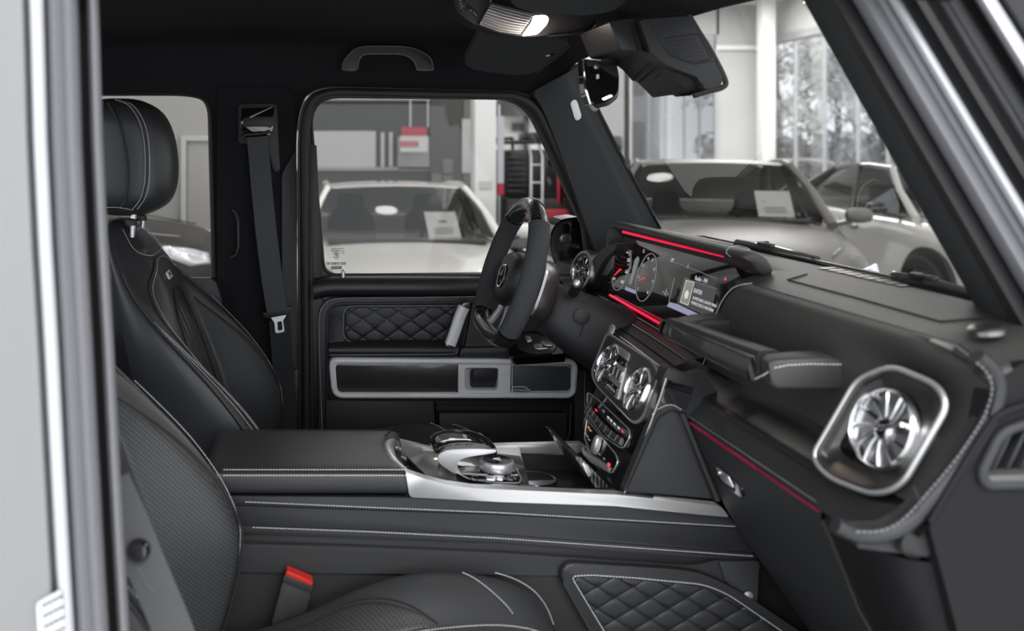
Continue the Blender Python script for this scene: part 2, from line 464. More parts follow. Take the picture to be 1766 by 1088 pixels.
# left-hand partition, grey column, dark bay behind the white sedan
st(box('wall_left', (-14, 7.2, 0), (-.15, 7.35, 4.5), M_wallw, None, 0), 'warm grey partition wall with a white door frame', 'wall')
df = empty('door_2', (BX(340, 9), 7.2, 0), 'white panelled door in the warm grey partition', 'door', kind='structure')
for a, b, c, d, t in ((313, 234, 322, 482, .05), (322, 234, 420, 243, .05), (324, 246, 420, 482, .02)):
    box('door_leaf' if t == .02 else 'door_frame', (BX(a, 9), 7.2-t, BZ(700, 9) if d > 400 else BZ(d, 9)), (BX(c, 9), 7.2, BZ(b, 9)), M_wall if t == .05 else M_wallw, df, 0)
Zp = 12.8; yp = Zp+CY
pw = st(bk(200, -140, 830, 640, 'wall_front', M_wdark, yp), 'charcoal partition with boards whitened as bright windows behind the white sedan', 'wall')
for a, b, c, d, m in ((500, 226, 648, 288, M_wallp), (686, 236, 741, 292, M_wall), (657, 228, 663, 290, M_wallp), (671, 228, 677, 290, M_wallp), (500, 288, 741, 294, M_wall), (500, 165, 830, 173, M_ceil)):
    bk(a, b, c, d, 'bright_window_board', m, yp-.05, .05, pw)  # white boards take the place of bright window light on the partition
bk(742, 168, 800, 430, 'panel_and_reflection', mat('grey_panel', (.12, .118, .11), .6), yp-.08, .08, pw)
bk(800, 168, 826, 430, 'panel_and_reflection', mat('cabinet_and_reflection_grey', (.26, .25, .235), .6), yp-.1, .1, pw)  # lighter strip colours in a reflection beside the grey panel
bk(797, 205, 815, 298, 'painted_reflection', M_wallp, yp-.13, .02, pw)  # white patch painted in as the bright part of that reflection
for k, (a, b) in enumerate(((745, 300), (764, 274), (764, 302))): bk(a, b, a+17, b+25, 'switch_cabinet', MATS['cabinet_and_reflection_grey'], yp-.12, .04, pw)
M_redp = mat('red_sign', (.55, .04, .07), .4)
sg = bk(693, 219, 736, 234, 'hanging_sign', M_redp, yp-.5, .03); setp(sg, 'plain red sign board above the white sedan', 'sign')
bk(690, 234, 738, 262, 'sign_board', M_wallp, yp-.49, .02, sg); bk(690, 243, 722, 253, 'sign_stripe', mat('pale_red', (.6, .2, .24), .5), yp-.5, .005, sg)
for px in (700, 729): box('sign_rod', (BX(px, Zp)-.008, yp-.495, BZ(219, Zp-.5)), (BX(px, Zp)+.008, yp-.48, 4.5), M_alu, sg, 0)
c2 = box('column', (BX(819, 9.8), 8.0, 0), (BX(856, 9.8), 8.25, 4.5), M_wallp, None, .01); setp(c2, 'white square column beside the white sedan', 'column', kind='structure')
bk(827, 312, 849, 325, 'switch_plate', M_wall, 7.98, .02, c2)
c3 = box('column', (BX(1034, 11.8), 10, 0), (BX(1077, 11.8), 10.3, 4.5), M_wallp, None, .01); setp(c3, 'pale column carrying a black wall lamp', 'column', kind='structure')
bk(1077, -100, 1086, 430, 'column_return', M_wdark, 10.0, .3, c3)
lm = empty('wall_lamp', (BX(1060, 11.6), 9.9, BZ(262, 11.7)), 'black wall lamp on the pale column', 'lamp')
tube('lamp_shade', [V((BX(1060, 11.7), 9.9, BZ(y, 11.7))) for y in (234, 236, 248, 262, 264)], [.05, .09, .095, .085, .05], M_gloss, lm, 16)
box('lamp_bracket', (BX(1058, 11.8), 9.9, BZ(252, 11.7)), (BX(1062, 11.8), 10.0, BZ(246, 11.7)), M_plastic, lm, 0)
# workshop corner right of the column
ww = st(bk(840, -140, 1034, 640, 'wall_front', M_wallp, 15.2), 'white workshop wall behind the dark off-roader', 'wall')
bk(860, 172, 1030, 200, 'beam', M_wdark, 14.9, .2, ww); bk(905, 200, 912, 300, 'pipe', M_wdark, 15.1, .08, ww); bk(884, 212, 904, 226, 'notice', M_wdark, 15.15, .04, ww)
bn = empty('banner', (BX(863, 11), 9.2, 0), 'narrow white roll-up banner with a red foot', 'banner')
bk(858, 200, 869, 316, 'banner_sheet', mat('banner_grey', (.6, .62, .66), .6), 9.2, .02, bn); bk(858, 316, 869, 336, 'banner_foot', M_redp, 9.2, .02, bn); box('banner_pole', (BX(862, 11)-.01, 9.23, 0), (BX(862, 11)+.01, 9.25, BZ(180, 11)), M_alu, bn, 0)
def ceiling_lamp(x, y, label):
    e = empty('ceiling_lamp', (x, y, 4.4), label, 'ceiling lamp', 'round showroom ceiling lamps')
    lathe('lamp_body', [(.26, .1), (.26, .03), (.24, .01)], V((x, y, 4.39)), (0, 0, 1), M_wallp, e, 24)
    lathe('lamp_disc', [(.24, .0), (.24, .02), (.01, .02)], V((x, y, 4.385)), (0, 0, 1), MATS.get('lamp_white') or mat('lamp_white', (.9, .9, .9), .4, emit=(1, .98, .95), estr=9.), e, 24)
LAMPS = {(1.2, 3.6): 'over the nose of the white sedan', (3.2, 4.4): 'over the nose of the silver SUV', (5.6, 4.2): 'between the silver SUV and the white compact car', (1.0, 7.5): 'over the roof of the white sedan', (3.6, 8.2): 'over the tail of the silver SUV', (6.6, 7.4): 'over the bonnet of the white compact car', (-3.0, 5.4): 'over the dark grey SUV', (4.2, 1.0): 'ahead of the open car', (7.4, 2.6): 'beside the glass facade'}
for x, y in ((1.2, 3.6), (3.2, 4.4), (5.6, 4.2), (1.0, 7.5), (3.6, 8.2), (6.6, 7.4), (-3.0, 5.4), (4.2, 1.0), (7.4, 2.6)):
    ceiling_lamp(x, y, 'round white ceiling lamp ' + LAMPS[(x, y)])
ceiling_lamp(3.1, 11.8, 'round white ceiling lamp over the workshop corner')

# ------------------------------------------------------------------ parked cars
def tinted(name, v): return glass_mat(name, (v, v, v), 1.)
M_tint = tinted('tinted_glass', .72)
M_tintd = tinted('dark_tinted_glass', .22)
M_tire = mat('tyre', (.012, .012, .012), .8); M_rim = mat('dark_alloy', (.09, .09, .09), .35, .8); M_lampc = mat('headlamp_glass', (.75, .76, .78), .1, .3, coat=1.)
M_int = mat('car_interior', (.02, .02, .02), .7)
def make_car(name, label, loc, ang, paint, roofm, H=1.45, Lh=2.3, W=.91, belt=.93, hood=.92, nose=.68, cowl=.78, wsh=.55, rear='sedan', wheel=.335, wb=1.4, tail=None, group='cars parked in the showroom'):
    e = empty(name, (0, 0, 0), label, 'car', group)
    clad = M_plastic
    # lower body
    ST = [(Lh, .50, .40, nose-.12, nose-.10), (Lh-.03, .62, .32, nose-.03, nose), (Lh-.10, .74, .26, nose+.04, nose+.07), (Lh-.28, .84, .23, nose+.10, nose+.14), (Lh-.6, W*.97, .22, lerp(nose+.1, hood, .45)-.03, lerp(nose+.14, hood, .45)+.02),
          (cowl+.35, W, .22, hood-.05, hood+.02), (cowl, W, .22, belt-.01, hood+.06), (cowl-.5, W, .22, belt, belt), (0, W, .22, belt+.01, belt+.01), (-.7, W, .22, belt+.03, belt+.03), (-1.3, W, .22, belt+.05, belt+.05), (-1.75, W*.985, .24, belt+.06, belt+.07), (-Lh+.25, W*.92, .28, belt+.05, belt+.07), (-Lh+.06, W*.84, .34, belt-.02, belt+.02), (-Lh, W*.7, .40, belt-.15, belt-.13)]
    rows = []
    for x, w, zb, zs, zc in ST:
        half = [(w*.86, zb), (w*.97, zb+.06), (w, zb+.20), (w*.985, lerp(zb, zs, .62)), (w*.995, lerp(zb, zs, .78)), (w*.97, zs-.05), (w*.90, zs), (w*.72, lerp(zs, zc, .55)), (w*.55, lerp(zs, zc, .7)+.004), (w*.35, zc-.004), (0, zc)]
        rows.append([V((x, -y, z)) for y, z in half] + [V((x, y, z)) for y, z in half[-2::-1]])
    body = grid('body', rows, paint, e, 0, 1, 180, False, False, False)
    # greenhouse
    bw = W*.86; tw = W*.66
    xa, xat = cowl+.02, cowl-wsh; xct = -1.05 if rear != 'sedan' else -.75; xc = {'sedan': -1.55, 'hatch': -1.75, 'suv': -1.85}[rear]
    zr = H-.03
    def base(x): return belt + .0*(x) + (.05*max(0, -x)/1.5)
    wsb = [V((xa+.16*(1-(y/bw)**2), y, hood+.05-.02*(abs(y)/bw))) for y in (-bw, -bw*.6, 0, bw*.6, bw)]
    wst = [V((xat+.07*(1-(y/tw)**2), y, zr-.03*(abs(y)/tw)**2)) for y in (-tw, -tw*.6, 0, tw*.6, tw)]
    def mid(a, b, t, bul): return [p.lerp(q, t)+V((bul*.6, 0, bul)) for p, q in zip(a, b)]
    grid('windscreen', [wsb, mid(wsb, wst, .33, .025), mid(wsb, wst, .66, .025), wst], M_tint, e, 0, 1, 180)
    rr = []
    for x, w, z in ((xat, tw, zr), (lerp(xat, xct, .3), tw*1.02, H), (lerp(xat, xct, .65), tw*1.0, H-.005), (xct, tw*.94, H-.04 if rear != 'sedan' else H-.06)):
        rr.append([V((x+.07*(1-k*k)*(1 if x == xat else 0), k*w, z-.035*k*k)) for k in (-1, -.6, 0, .6, 1)])
    grid('roof', rr, roofm, e, .02, 1, 180)
    rb_ = [V((xc-.10*(1-k*k), k*bw*.86, belt+.07)) for k in (-1, -.6, 0, .6, 1)]
    grid('rear_window', [rr[-1], [p.lerp(q, .5)+V((-.03, 0, .04)) for p, q in zip(rr[-1], rb_)], rb_], M_tintd, e, 0, 1, 180)
    for s in (-1, 1):
        # pillars
        A0, A1 = V((xa, s*bw, hood+.03)), V((xat, s*tw, zr-.03)); C1 = V((xct, s*tw*.94, zr-.04)); C0 = V((xc, s*bw*.86, belt+.07))
        tube('front_pillar', [A0+V((.12, 0, -.03)), A0.lerp(A1, .5)+V((0, s*.012, .014)), A1], [.04, .032, .03], paint, e, 8)
        tube('roof_rail', [A1, A1.lerp(C1, .33)+V((0, s*.015, .03)), A1.lerp(C1, .7)+V((0, s*.012, .028)), C1], [.03, .03, .03, .03], roofm if rear == 'hatch' else paint, e, 8)
        tube('rear_pillar', [C1, C1.lerp(C0, .5)+V((-.02, 0, .03)), C0], [.035, .06, .09], roofm if rear == 'hatch' else paint, e, 8)
        B0, B1 = V((-.28, s*bw*1.0, belt)), V((lerp(xat, xct, .52), s*tw*1.0, zr+.0))
        tube('middle_pillar', [B0, B1], [.035, .028], M_gloss, e, 8)
        def g(a, b, c, d, nm): grid(nm, [[a, a.lerp(b, .5), b], [a.lerp(d, .5)+V((0, s*.02, 0)), (a+b+c+d)/4+V((0, s*.025, 0)), b.lerp(c, .5)+V((0, s*.02, 0))], [d, d.lerp(c, .5), c]], M_tintd, e, 0, 1, 180)
        g(V((xa-.06, s*bw*1.0, belt+.0)), B0, B1, A1.lerp(C1, .08)+V((0, 0, .01)), 'side_window')
        g(B0, C0+V((.16, 0, -.02)), C1+V((.06, 0, .01)), B1, 'side_window')
        tube('waist_strip', [V((xa+.06, s*(bw+.015), belt+.02)), V((0, s*(bw+.025), belt+.015)), V((xc+.1, s*bw*.95, belt+.06))], .012, M_chrome if rear != 'hatch' else M_gloss, e, 6)
        # mirror
        mc = V((xa-.16, s*(W+.10), belt+.09))
        lathe('mirror_cap', [(.015, -.10), (.045, -.085), (.062, -.03), (.062, .03), (.05, .08), (.015, .10)], mc, (0, s, 0), M_gloss if rear == 'hatch' else paint, e, 16)
        tube('mirror_arm', [mc+V((0, -s*.05, -.05)), V((xa-.12, s*bw, belt+.0))], .02, M_gloss, e, 8)
        # wheels
        for xw in (wb, -wb+.05):
            wc = V((xw, s*(W-.10), wheel))
            lathe('wheel_arch', [(wheel+.075, -.02), (wheel+.075, .022), (wheel+.05, .026), (.05, .026)], V((xw, s*(W-.022), wheel+.02)), (0, s, 0), M_plastic, e, 36)
            lathe('tyre', [(wheel*.72, -.10), (wheel*.97, -.10), (wheel, -.07), (wheel, .085), (wheel*.97, .105), (wheel*.74, .115), (wheel*.70, .10)], wc+V((0, s*.055, 0)), (0, s, 0), M_tire, e, 36)
            lathe('rim', [(wheel*.72, .10), (wheel*.68, .11), (wheel*.64, .08), (wheel*.2, .075), (.03, .09), (.001, .09)], wc+V((0, s*.06, 0)), (0, s, 0), M_tire, e, 30)
            for k in range(5):
                a = k*1.2566+.3; d = V((math.cos(a), 0, math.sin(a)))
                tube('spoke', [wc+V((0, s*.155, 0))+d*.03, wc+V((0, s*.168, 0))+d*wheel*.66], [(.03, .012), (.04, .012)], M_rim, e, 6)
        # lamps
        hx = Lh-.20
        puff('headlamp', [V((hx+a, s*b, nose+c)) for a, b, c in ((.13, .52, -.01), (.02, .74, .045), (-.14, .845, .075), (-.12, .86, .01), (.04, .78, -.07), (.15, .56, -.09))], V((.05, s*.03, .015)), M_lampc, e)
        puff('tail_lamp', [V((-Lh+a, s*b, belt-.10+c)) for a, b, c in ((.05, .50, 0), (.05, .50, .10), (.14, .78, .12), (.28, .84, .12), (.28, .85, .03), (.1, .76, 0))], V((-.03, s*.02, 0)), mat('tail_red', (.4, .01, .02), .2) if 'tail_red' not in MATS else MATS['tail_red'], e)
        tube('door_seam', [V((-.26, s*(W+.002), belt-.06)), V((-.25, s*(W+.001), .55)), V((-.24, s*(W-.0), .32))], .004, M_gloss, e, 5)
        tube('bonnet_seam', [V((cowl+.2, s*W*.87, hood-.015)), V((Lh-.7, s*W*.80, lerp(nose+.12, hood, .4)+.025)), V((Lh-.25, s*W*.62, nose+.12))], .005, M_gloss, e, 5)
        box('door_handle', V((-.12, s*W-.012, belt-.16)), V((.08, s*W+.02, belt-.13)), M_chrome if rear != 'hatch' else M_gloss, e, .006)
        # front seats
        for xs_ in (.05,):
            puff('seat_back', [V((xs_-.25+(z-.6)*-.3, s*.36+y, z)) for y, z in R([(-.22, .6), (.22, .6), (.22, 1.08), (.12, 1.14), (.12, min(1.3, H-.14)), (-.12, min(1.3, H-.14)), (-.12, 1.14), (-.22, 1.08)], .06)], V((.10, 0, .03)), M_int, e, ext=V((-.1, 0, 0)))
    box('grille', (Lh-.06, -.42, nose-.22), (Lh-.0, .42, nose-.06), M_gloss, e, .02)
    for k in range(5): box('grille_bar', (Lh-.02, -.40, nose-.20+k*.03), (Lh+.012, .40, nose-.192+k*.03), M_chrome, e, .002)
    box('bumper_intake', (Lh-.12, -.6, .30), (Lh-.02, .6, .40), M_gloss, e, .02)
    plate('dashboard_top', [V((xa+.1, -bw*.9, hood+.0)), V((xa+.1, bw*.9, hood+.0)), V((xa-.32, bw*.9, hood+.0)), V((xa-.32, -bw*.9, hood+.0))], (0, 0, -.06), M_int, e, .01)
    box('cabin_tub', (-1.4, -bw*.92, .45), (xa-.32, bw*.92, .62), M_int, e, 0)
    tube('inner_wheel', [V((xa-.42+.05*math.sin(a*.3), .37+.19*math.cos(a*.2992), hood-.02+.17*math.sin(a*.2992))) for a in range(21)], .016, M_int, e, 6, True)
    box('wiper_cowl', (xa+.06, -bw*.8, hood+.02), (xa+.2, bw*.8, hood+.045), M_plastic, e, .01)
    e.location = loc; e.rotation_euler = (0, 0, ang)
    return e
def price_sheet(car, p, up, w, h, label):           # paper behind the windscreen, leaning on the glass
    p = V(p); up = V(up).normalized(); rt = V((0, 1, 0))
    e = plate('price_sheet', [p-rt*w/2, p+rt*w/2, p+rt*w/2+up*h, p-rt*w/2+up*h], (.002, 0, .002), M_wallp, None, 0)
    setp(e, label, 'paper sheet')
    for k in range(3):
        q = plate('print_line', [p+up*h*(.15+k*.09)-rt*w*.3+V((.0035, 0, .004)), p+up*h*(.15+k*.09)+rt*w*.3+V((.0035, 0, .004)), p+up*h*(.17+k*.09)+rt*w*.3+V((.0035, 0, .004)), p+up*h*(.17+k*.09)-rt*w*.3+V((.0035, 0, .004))], (.0005, 0, .0005), M_wdark, e, 0)
    e.location = car.location; e.rotation_euler = car.rotation_euler
M_pwhite = mat('white_car_paint', (.68, .67, .64), .25, coat=.8)
M_psilver = mat('champagne_car_paint', (.15, .145, .135), .36, .1, spec=.25, coat=.0)
M_pdark = mat('dark_grey_car_paint', (.03, .028, .026), .4, .0, spec=.3, coat=.1)
c1 = make_car('sedan_car', 'white sedan facing the open car, seen through the driver window', (.92, 6.55, 0), -math.pi/2, M_pwhite, M_pwhite, 1.42, 2.35, .92, .94, .93, .70, .78, .62)
price_sheet(c1, (.62, .36, .965), (-.62, 0, .40), .27, .36, 'white paper sheet behind the windscreen of the white sedan')
th = math.atan2(-.94, -.34)
c2_ = make_car('suv_car', 'champagne silver SUV with glossy bonnet seen through the windscreen', (3.80, 6.62, 0), th, M_psilver, M_psilver, 1.62, 2.35, .95, 1.08, 1.10, .86, .75, .62, 'suv', .37)
price_sheet(c2_, (.58, .46, 1.14), (-.62, 0, .42), .27, .36, 'white paper sheet behind the windscreen of the silver SUV')
c3_ = make_car('hatchback_car', 'white compact car with black roof parked beside the silver SUV', (6.95, 8.14, 0), math.atan2(-1, -.08), M_pwhite, M_gloss, 1.56, 2.1, .90, 1.02, 1.02, .78, .80, .60, 'hatch', .345, 1.3)
c4_ = make_car('estate_car', 'white car parked outside beyond the glass facade', (11.6, 19.4, 0), math.radians(-75), M_pwhite, M_pwhite, 1.5, 2.2, .90, .98, .98, .75, .8, .6, 'hatch', group='cars parked outside')
c5_ = make_car('suv_car', 'dark grey SUV behind the driver seat headrest', (-2.86, 5.5, 0), math.radians(0), M_pdark, M_pdark, 1.68, 2.3, .95, 1.16, 1.16, .95, .75, .55, 'suv', .38)

# dark off-roader seen from behind in the workshop corner
of = empty('off_road_car', (0, 0, 0), 'dark boxy off-roader with roof rack and rear ladder in the workshop', 'car', 'cars parked in the showroom')
Zo = 11.6; yo = Zo+CY
x0, x1 = BX(872, Zo), BX(1005, Zo)
box('body', (x0, yo, .45), (x1+.5, yo+3.6, 1.10), M_pdark, of, .06); box('cabin', (x0+.06, yo+.05, 1.08), (x1+.44, yo+2.8, 1.70), M_pdark, of, .06)
plate('rear_window', [V((x0+.52, yo+.045, 1.18)), V((x1+.32, yo+.045, 1.18)), V((x1+.30, yo+.045, 1.58)), V((x0+.54, yo+.045, 1.58))], (0, -.01, 0), M_dglass, of, .002)
for k in range(7): box('shutter_slat', (x0+.02, yo-.03, 1.16+k*.07), (x0+.26, yo+.05, 1.20+k*.07), M_soft, of, .004)
for dx in (.30, .44):
    tube('ladder_rail', [V((x0+dx, yo-.06, .75)), V((x0+dx, yo-.06, 1.62)), V((x0+dx, yo+.08, 1.76))], .018, M_silver, of, 8)
for k in range(4): tube('ladder_rung', [V((x0+.30, yo-.06, .85+k*.22)), V((x0+.44, yo-.06, .85+k*.22))], .014, M_silver, of, 8)
for k in range(2): box('tail_lamp', (x0+.64+k*.02, yo-.02, 1.02+k*.0), (x0+.72, yo+.03, 1.50), M_redp, of, .01)
lathe('spare_wheel', [(.10, .16), (.34, .15), (.37, .10), (.37, .0), (.34, -.02)], V((x0+1.1, yo-.12, 1.05)), (0, -1, 0), M_tire, of, 32)
box('bumper', (x0-.02, yo-.12, .48), (x1+.5, yo+.05, .68), M_silverd, of, .03); box('bumper_reflector', (x0+.1, yo-.13, .84), (x0+.75, yo-.01, .96), M_redp, of, .01)
for y in (.1, 1.2, 2.4): tube('rack_bar', [V((x0+.1, yo+y, 1.80)), V((x1+.4, yo+y, 1.80))], .02, M_plastic, of, 8)
for x in (x0+.1, x1+.4): tube('rack_rail', [V((x, yo+.05, 1.70)), V((x, yo+.06, 1.84)), V((x, yo+2.5, 1.84))], .022, M_plastic, of, 8)
box('roof_box', (x0+.3, yo+.1, 1.82), (x0+.7, yo+.6, 1.92), M_soft, of, .03)
for x in (x0+.18, x1+.32):
    for y in (.6, 3.0): lathe('tyre', [(.2, -.11), (.37, -.10), (.38, 0), (.37, .10), (.2, .11)], V((x, yo+y, .38)), (1, 0, 0), M_tire, of, 30)

# ------------------------------------------------------------------ outside: trees, fence-like hedge, far building
M_bark = mat('bark', (.10, .09, .08), .9); M_leaf = vary(mat('pale_leaves', (.2, .2, .18), .7), .9, (.45, .455, .44), (.9, .9, .88))
def tree(x, y, h, r, seed, label):
    rnd = random.Random(seed)
    e = empty('tree', (x, y, 0), label, 'tree', 'trees outside the glass facade')
    tube('trunk', [V((x, y, -.05)), V((x+.1, y+.05, h*.3)), V((x-.05, y, h*.6)), V((x, y, h*.85))], [.16, .13, .10, .04], M_bark, e, 8)
    for k in range(5):
        a = rnd.random()*6.28; z0 = h*(.25+.1*k)
        tube('branch', [V((x, y, z0)), V((x+math.cos(a)*r*.5, y+math.sin(a)*r*.5, z0+r*.35)), V((x+math.cos(a)*r*.85, y+math.sin(a)*r*.85, z0+r*.6))], [.06, .04, .015], M_bark, e, 6)
    bm = bmesh.new()
    cl = [(V((x, y, h*.6)) + V((rnd.gauss(0, r*.45), rnd.gauss(0, r*.45), rnd.gauss(0, h*.18))), r*rnd.uniform(.25, .45)) for _ in range(16)]
    for c, rr in cl:
        for _ in range(130):
            d = V((rnd.gauss(0, 1), rnd.gauss(0, 1), rnd.gauss(0, 1))).normalized(); p = c+d*rr*rnd.uniform(.55, 1.05)
            a = V((rnd.gauss(0, 1), rnd.gauss(0, 1), rnd.gauss(0, 1))).normalized(); b = a.cross(d).normalized(); s = rnd.uniform(.07, .16)
            vs = [bm.verts.new(p+a*s), bm.verts.new(p+b*s*.5), bm.verts.new(p-a*s), bm.verts.new(p-b*s*.5)]
            bm.faces.new(vs)
    f = bm_put('foliage', bm, M_leaf, e, 0, False); f['kind'] = 'stuff'
TL = ['leafy tree outside, standing nearest the glazed corner', 'broad leafy tree outside the facade beside the corner tree', 'tall leafy tree outside between the broad and the low tree', 'low leafy tree outside the facade above the black car roof', 'thin leafy tree outside beyond the white parked car', 'leafy tree outside at the end of the row by the near pillar']
for i, (x, y, h, r) in enumerate(((14.0, 25.0, 6.4, 1.7), (22.5, 36.5, 9.0, 2.3), (14.0, 20.2, 6.4, 1.7), (22.5, 29.5, 8.5, 2.3), (29, 46, 11, 3.0), (14.2, 14.6, 6.0, 1.7))): tree(x, y, h, r, 11+i, TL[i])
rnd = random.Random(5); bm = bmesh.new()
for _ in range(3500):
    p = V((rnd.uniform(17.2, 18.4), rnd.uniform(14, 38), rnd.uniform(0, 2.1)+rnd.gauss(0, .12)))
    a = V((rnd.gauss(0, 1), rnd.gauss(0, 1), rnd.gauss(0, 1))).normalized(); b = a.cross(V((1, .3, .2))).normalized(); s = rnd.uniform(.12, .28)
    bm.faces.new([bm.verts.new(p+a*s), bm.verts.new(p+b*s*.6), bm.verts.new(p-a*s), bm.verts.new(p-b*s*.6)])
hg = bm_put('hedge', bm, vary(mat('hedge_leaves', (.12, .12, .12), .8), .8, g3(.2), g3(.42)), None, 0, False); setp(hg, 'long clipped hedge outside behind the trees', 'hedge', kind='stuff')
fb = empty('building', (9, 34, 0), 'pale flat-roofed building outside behind the blind window', 'building')
box('wall', (2, 34, 0), (14.5, 40, 6.5), mat('pale_render', (.55, .55, .56), .8), fb, 0)
for i in range(6):
    for j in range(2): box('window', (3+i*1.9, 33.95, 1.0+j*2.8), (4.1+i*1.9, 34.05, 2.8+j*2.8), M_dglass, fb, 0)
box('roof_edge', (1.8, 33.8, 6.5), (14.7, 40.2, 6.7), M_wdark, fb, 0)
# ================================================================== THE CAR SHELL (setting)
def smooth_px(pts, n=5): return spl(pts, n)

YW = .775
H_REAR = R([(-260, 162), (330, 162, 40), (361, 175, 30), (364, 300), (369, 483, 8), (-260, 483)], 6, 6)
H_DOOR = R([(512, 900), (511, 200, 60), (535, 148, 50), (930, 158, 50), (1060, 420, 10), (1060, 900)], 6, 6)
W_IN = R([(559, 474, 22), (533, 166, 55), (903, 170, 50), (1006, 388, 4), (1018, 474, 3)], 6, 7)
o = holed('wall_left', L([(-420, -140), (930, -140), (952, 60), (1004, 128), (1140, 398), (1150, 980), (-420, 980)], YW),
          [L(H_REAR, YW), L(H_DOOR, YW)], (0, .05, 0), M_suede)
setp(o, 'black suede body side lining with the belt pillar and window openings', 'car lining', kind='structure')
WALL_L = o
# rubber lip around the rear opening
tube('rubber_lip', L(H_REAR, YW), .006, M_rubber, WALL_L, 6, True)
# glass of the rear side window
g = plate('window_3', L(R([(-270, 155), (375, 155, 40), (378, 490, 8), (-270, 490)], 6), .80), (0, .004, 0), M_glass, None, 0)
setp(g, 'rear side window glass behind the driver seat headrest', 'window', kind='structure')
# belt pillar trim: vertical padded panel between the two openings
bp = plate('pillar_panel', L(R([(374, 150), (505, 150, 12), (511, 230), (514, 900), (378, 900), (374, 480)], 8), .765), (0, .02, 0), M_suede, WALL_L, .008, 3)
plate('pillar_cover', L(R([(486, 300, 10), (509, 260, 4), (513, 640), (522, 760), (488, 760)], 8), .755), (0, .012, 0), M_soft, WALL_L, .004)
plate('pillar_foot_cover', L(R([(500, 640, 6), (522, 632, 4), (524, 770), (498, 770)], 4), .742), (0, .012, 0), M_plastic, WALL_L, .003)
# coat hook / release handle on the pillar
tube('pillar_handle', [U(402, 362, .755), U(407, 366, .748), U(411, 380, .744), U(412, 425, .744), U(408, 440, .748), U(398, 445, .757)], .0045, M_plastic, WALL_L, 8)
# rear bench shoulder and rear door card seen under the rear window
plate('rear_door_card', L(R([(-200, 480), (370, 480, 6), (385, 520, 20), (372, 760), (-200, 760)], 8), .74), (0, .03, 0), M_leather, WALL_L, .008)

# headliner
rows = []
XS = [-1.7, -.9, -.5, -.1, .2, .42, .56, .64, .70, .735, .765]
ED = [(.79, 1.90), (.785, 1.95), (.77, 1.99), (.74, 2.015), (.64, 2.028), (.52, 2.033), (.36, 2.045), (.0, 2.05), (-.36, 2.04), (-.58, 2.01), (-.70, 1.97), (-.76, 1.93)]
for i, x in enumerate(XS):
    dz = tab(x, [(-1.7, 0), (.2, 0), (.42, -.008), (.56, -.025), (.64, -.042), (.72, -.065), (.77, -.085)])
    rows.append([V((x, y, z + dz*(1 if z > 1.95 else .6))) for y, z in ED])
hl = grid('ceiling', rows, M_suede, None, .02, 1, 180)
setp(hl, 'black suede headliner of the car', 'headliner', kind='structure')
# outer roof keeps the daylight out
ro = box('roof_skin', (-1.75, -.80, 2.085), (.73, .84, 2.105), M_paint, hl, .02)
# lens slot in the headliner by the visor
plate('trim_slot', [V((.405, .33, 1.985)), V((.425, .325, 1.983)), V((.43, .31, 1.983)), V((.41, .31, 1.985))], (0, 0, .01), M_gloss, hl, 0)

# car floor, sills, rear closure
cf = box('car_floor', (-1.7, -.78, .60), (1.15, .80, .66), M_carpet, None, .01)
setp(cf, 'black carpeted floor of the car', 'car floor', kind='structure')
sl = box('wall_right', (-1.7, -.80, .55), (-.46, -.745, 1.42), M_paint, None, .01)
setp(sl, 'closed rear passenger door panel of the car', 'car door', kind='structure')
box('roof_rail', (-1.7, -.80, 1.90), (.60, -.74, 2.09), M_paint, sl, .01)
rb = box('wall_back', (-1.72, -.78, .60), (-1.66, .80, 1.45), M_leather, None, .01)
rb.name = 'car_bulkhead'; setp(rb, 'rear bulkhead of the car cabin', 'bulkhead', kind='structure')
fw = box('wall_front', (1.10, -.74, .60), (1.16, .80, 1.46), M_carpet, None, .01)
box('fender', (.98, -.80, .55), (2.3, -.72, 1.44), M_paint, fw, .03);
setp(fw, 'carpeted firewall ahead of the footwell', 'firewall', kind='structure')

# driver's A pillar, suede covered, with the airbag badge
ap = plate('trim_1', L(R([(918, 158, 8), (985, 122, 14), (1004, 106, 4), (1012, 150, 20), (1060, 250, 90), (1143, 402, 2), (1150, 440, 2), (1030, 440, 2), (1014, 398, 5), (960, 245, 60), (938, 190, 20)], 6), .715), (0, .05, 0), M_suede2, None, .014, 4)
setp(ap, 'grey suede windscreen pillar with a small white badge', 'pillar trim', kind='structure')
plate('airbag_badge', L(R([(983, 176, 6), (994, 170, 7), (1004, 203, 6), (993, 210, 7)], 6), .711), (0, .006, 0), M_white, ap, .0015)
tube('glass_seal', L(spl([(1005, 108), (1014, 148), (1062, 250), (1146, 405)], 6), .712), .004, M_gloss, ap, 6)

# windscreen glass on its own raked plane between the pillars
WS0 = V((.955, 0, 1.475)); WS1 = V((.735, 0, 1.925))
def ws(y, t): return V((WS0.x + (WS1.x-WS0.x)*t + .03*(1-(y/.75)**2), y, WS0.z+(WS1.z-WS0.z)*t))
rows = [[ws(y, t) for y in (-.62, -.4, -.2, 0, .2, .4, .58, .70)] for t in (-.05, .3, .7, 1.1)]
w = grid('window_1', rows, M_wglass, None, 0, 1, 180)
setp(w, 'raked front windscreen glass above the dashboard', 'windscreen', kind='structure')
# black frit band along the foot of the glass
fr = grid('frit_band', [[ws(y, t) + V((-.004, 0, 0)) for y in (-.62, -.4, -.2, 0, .2, .4, .58, .70)] for t in (-.09, -.02, .035)], M_plastic, w, 0, 0, 180)
tube('header_seal', [ws(y, 1.09) + V((-.006, 0, -.004)) for y in (-.6, -.4, -.2, 0, .2, .4, .6, .68)], .007, M_gloss, w, 6)

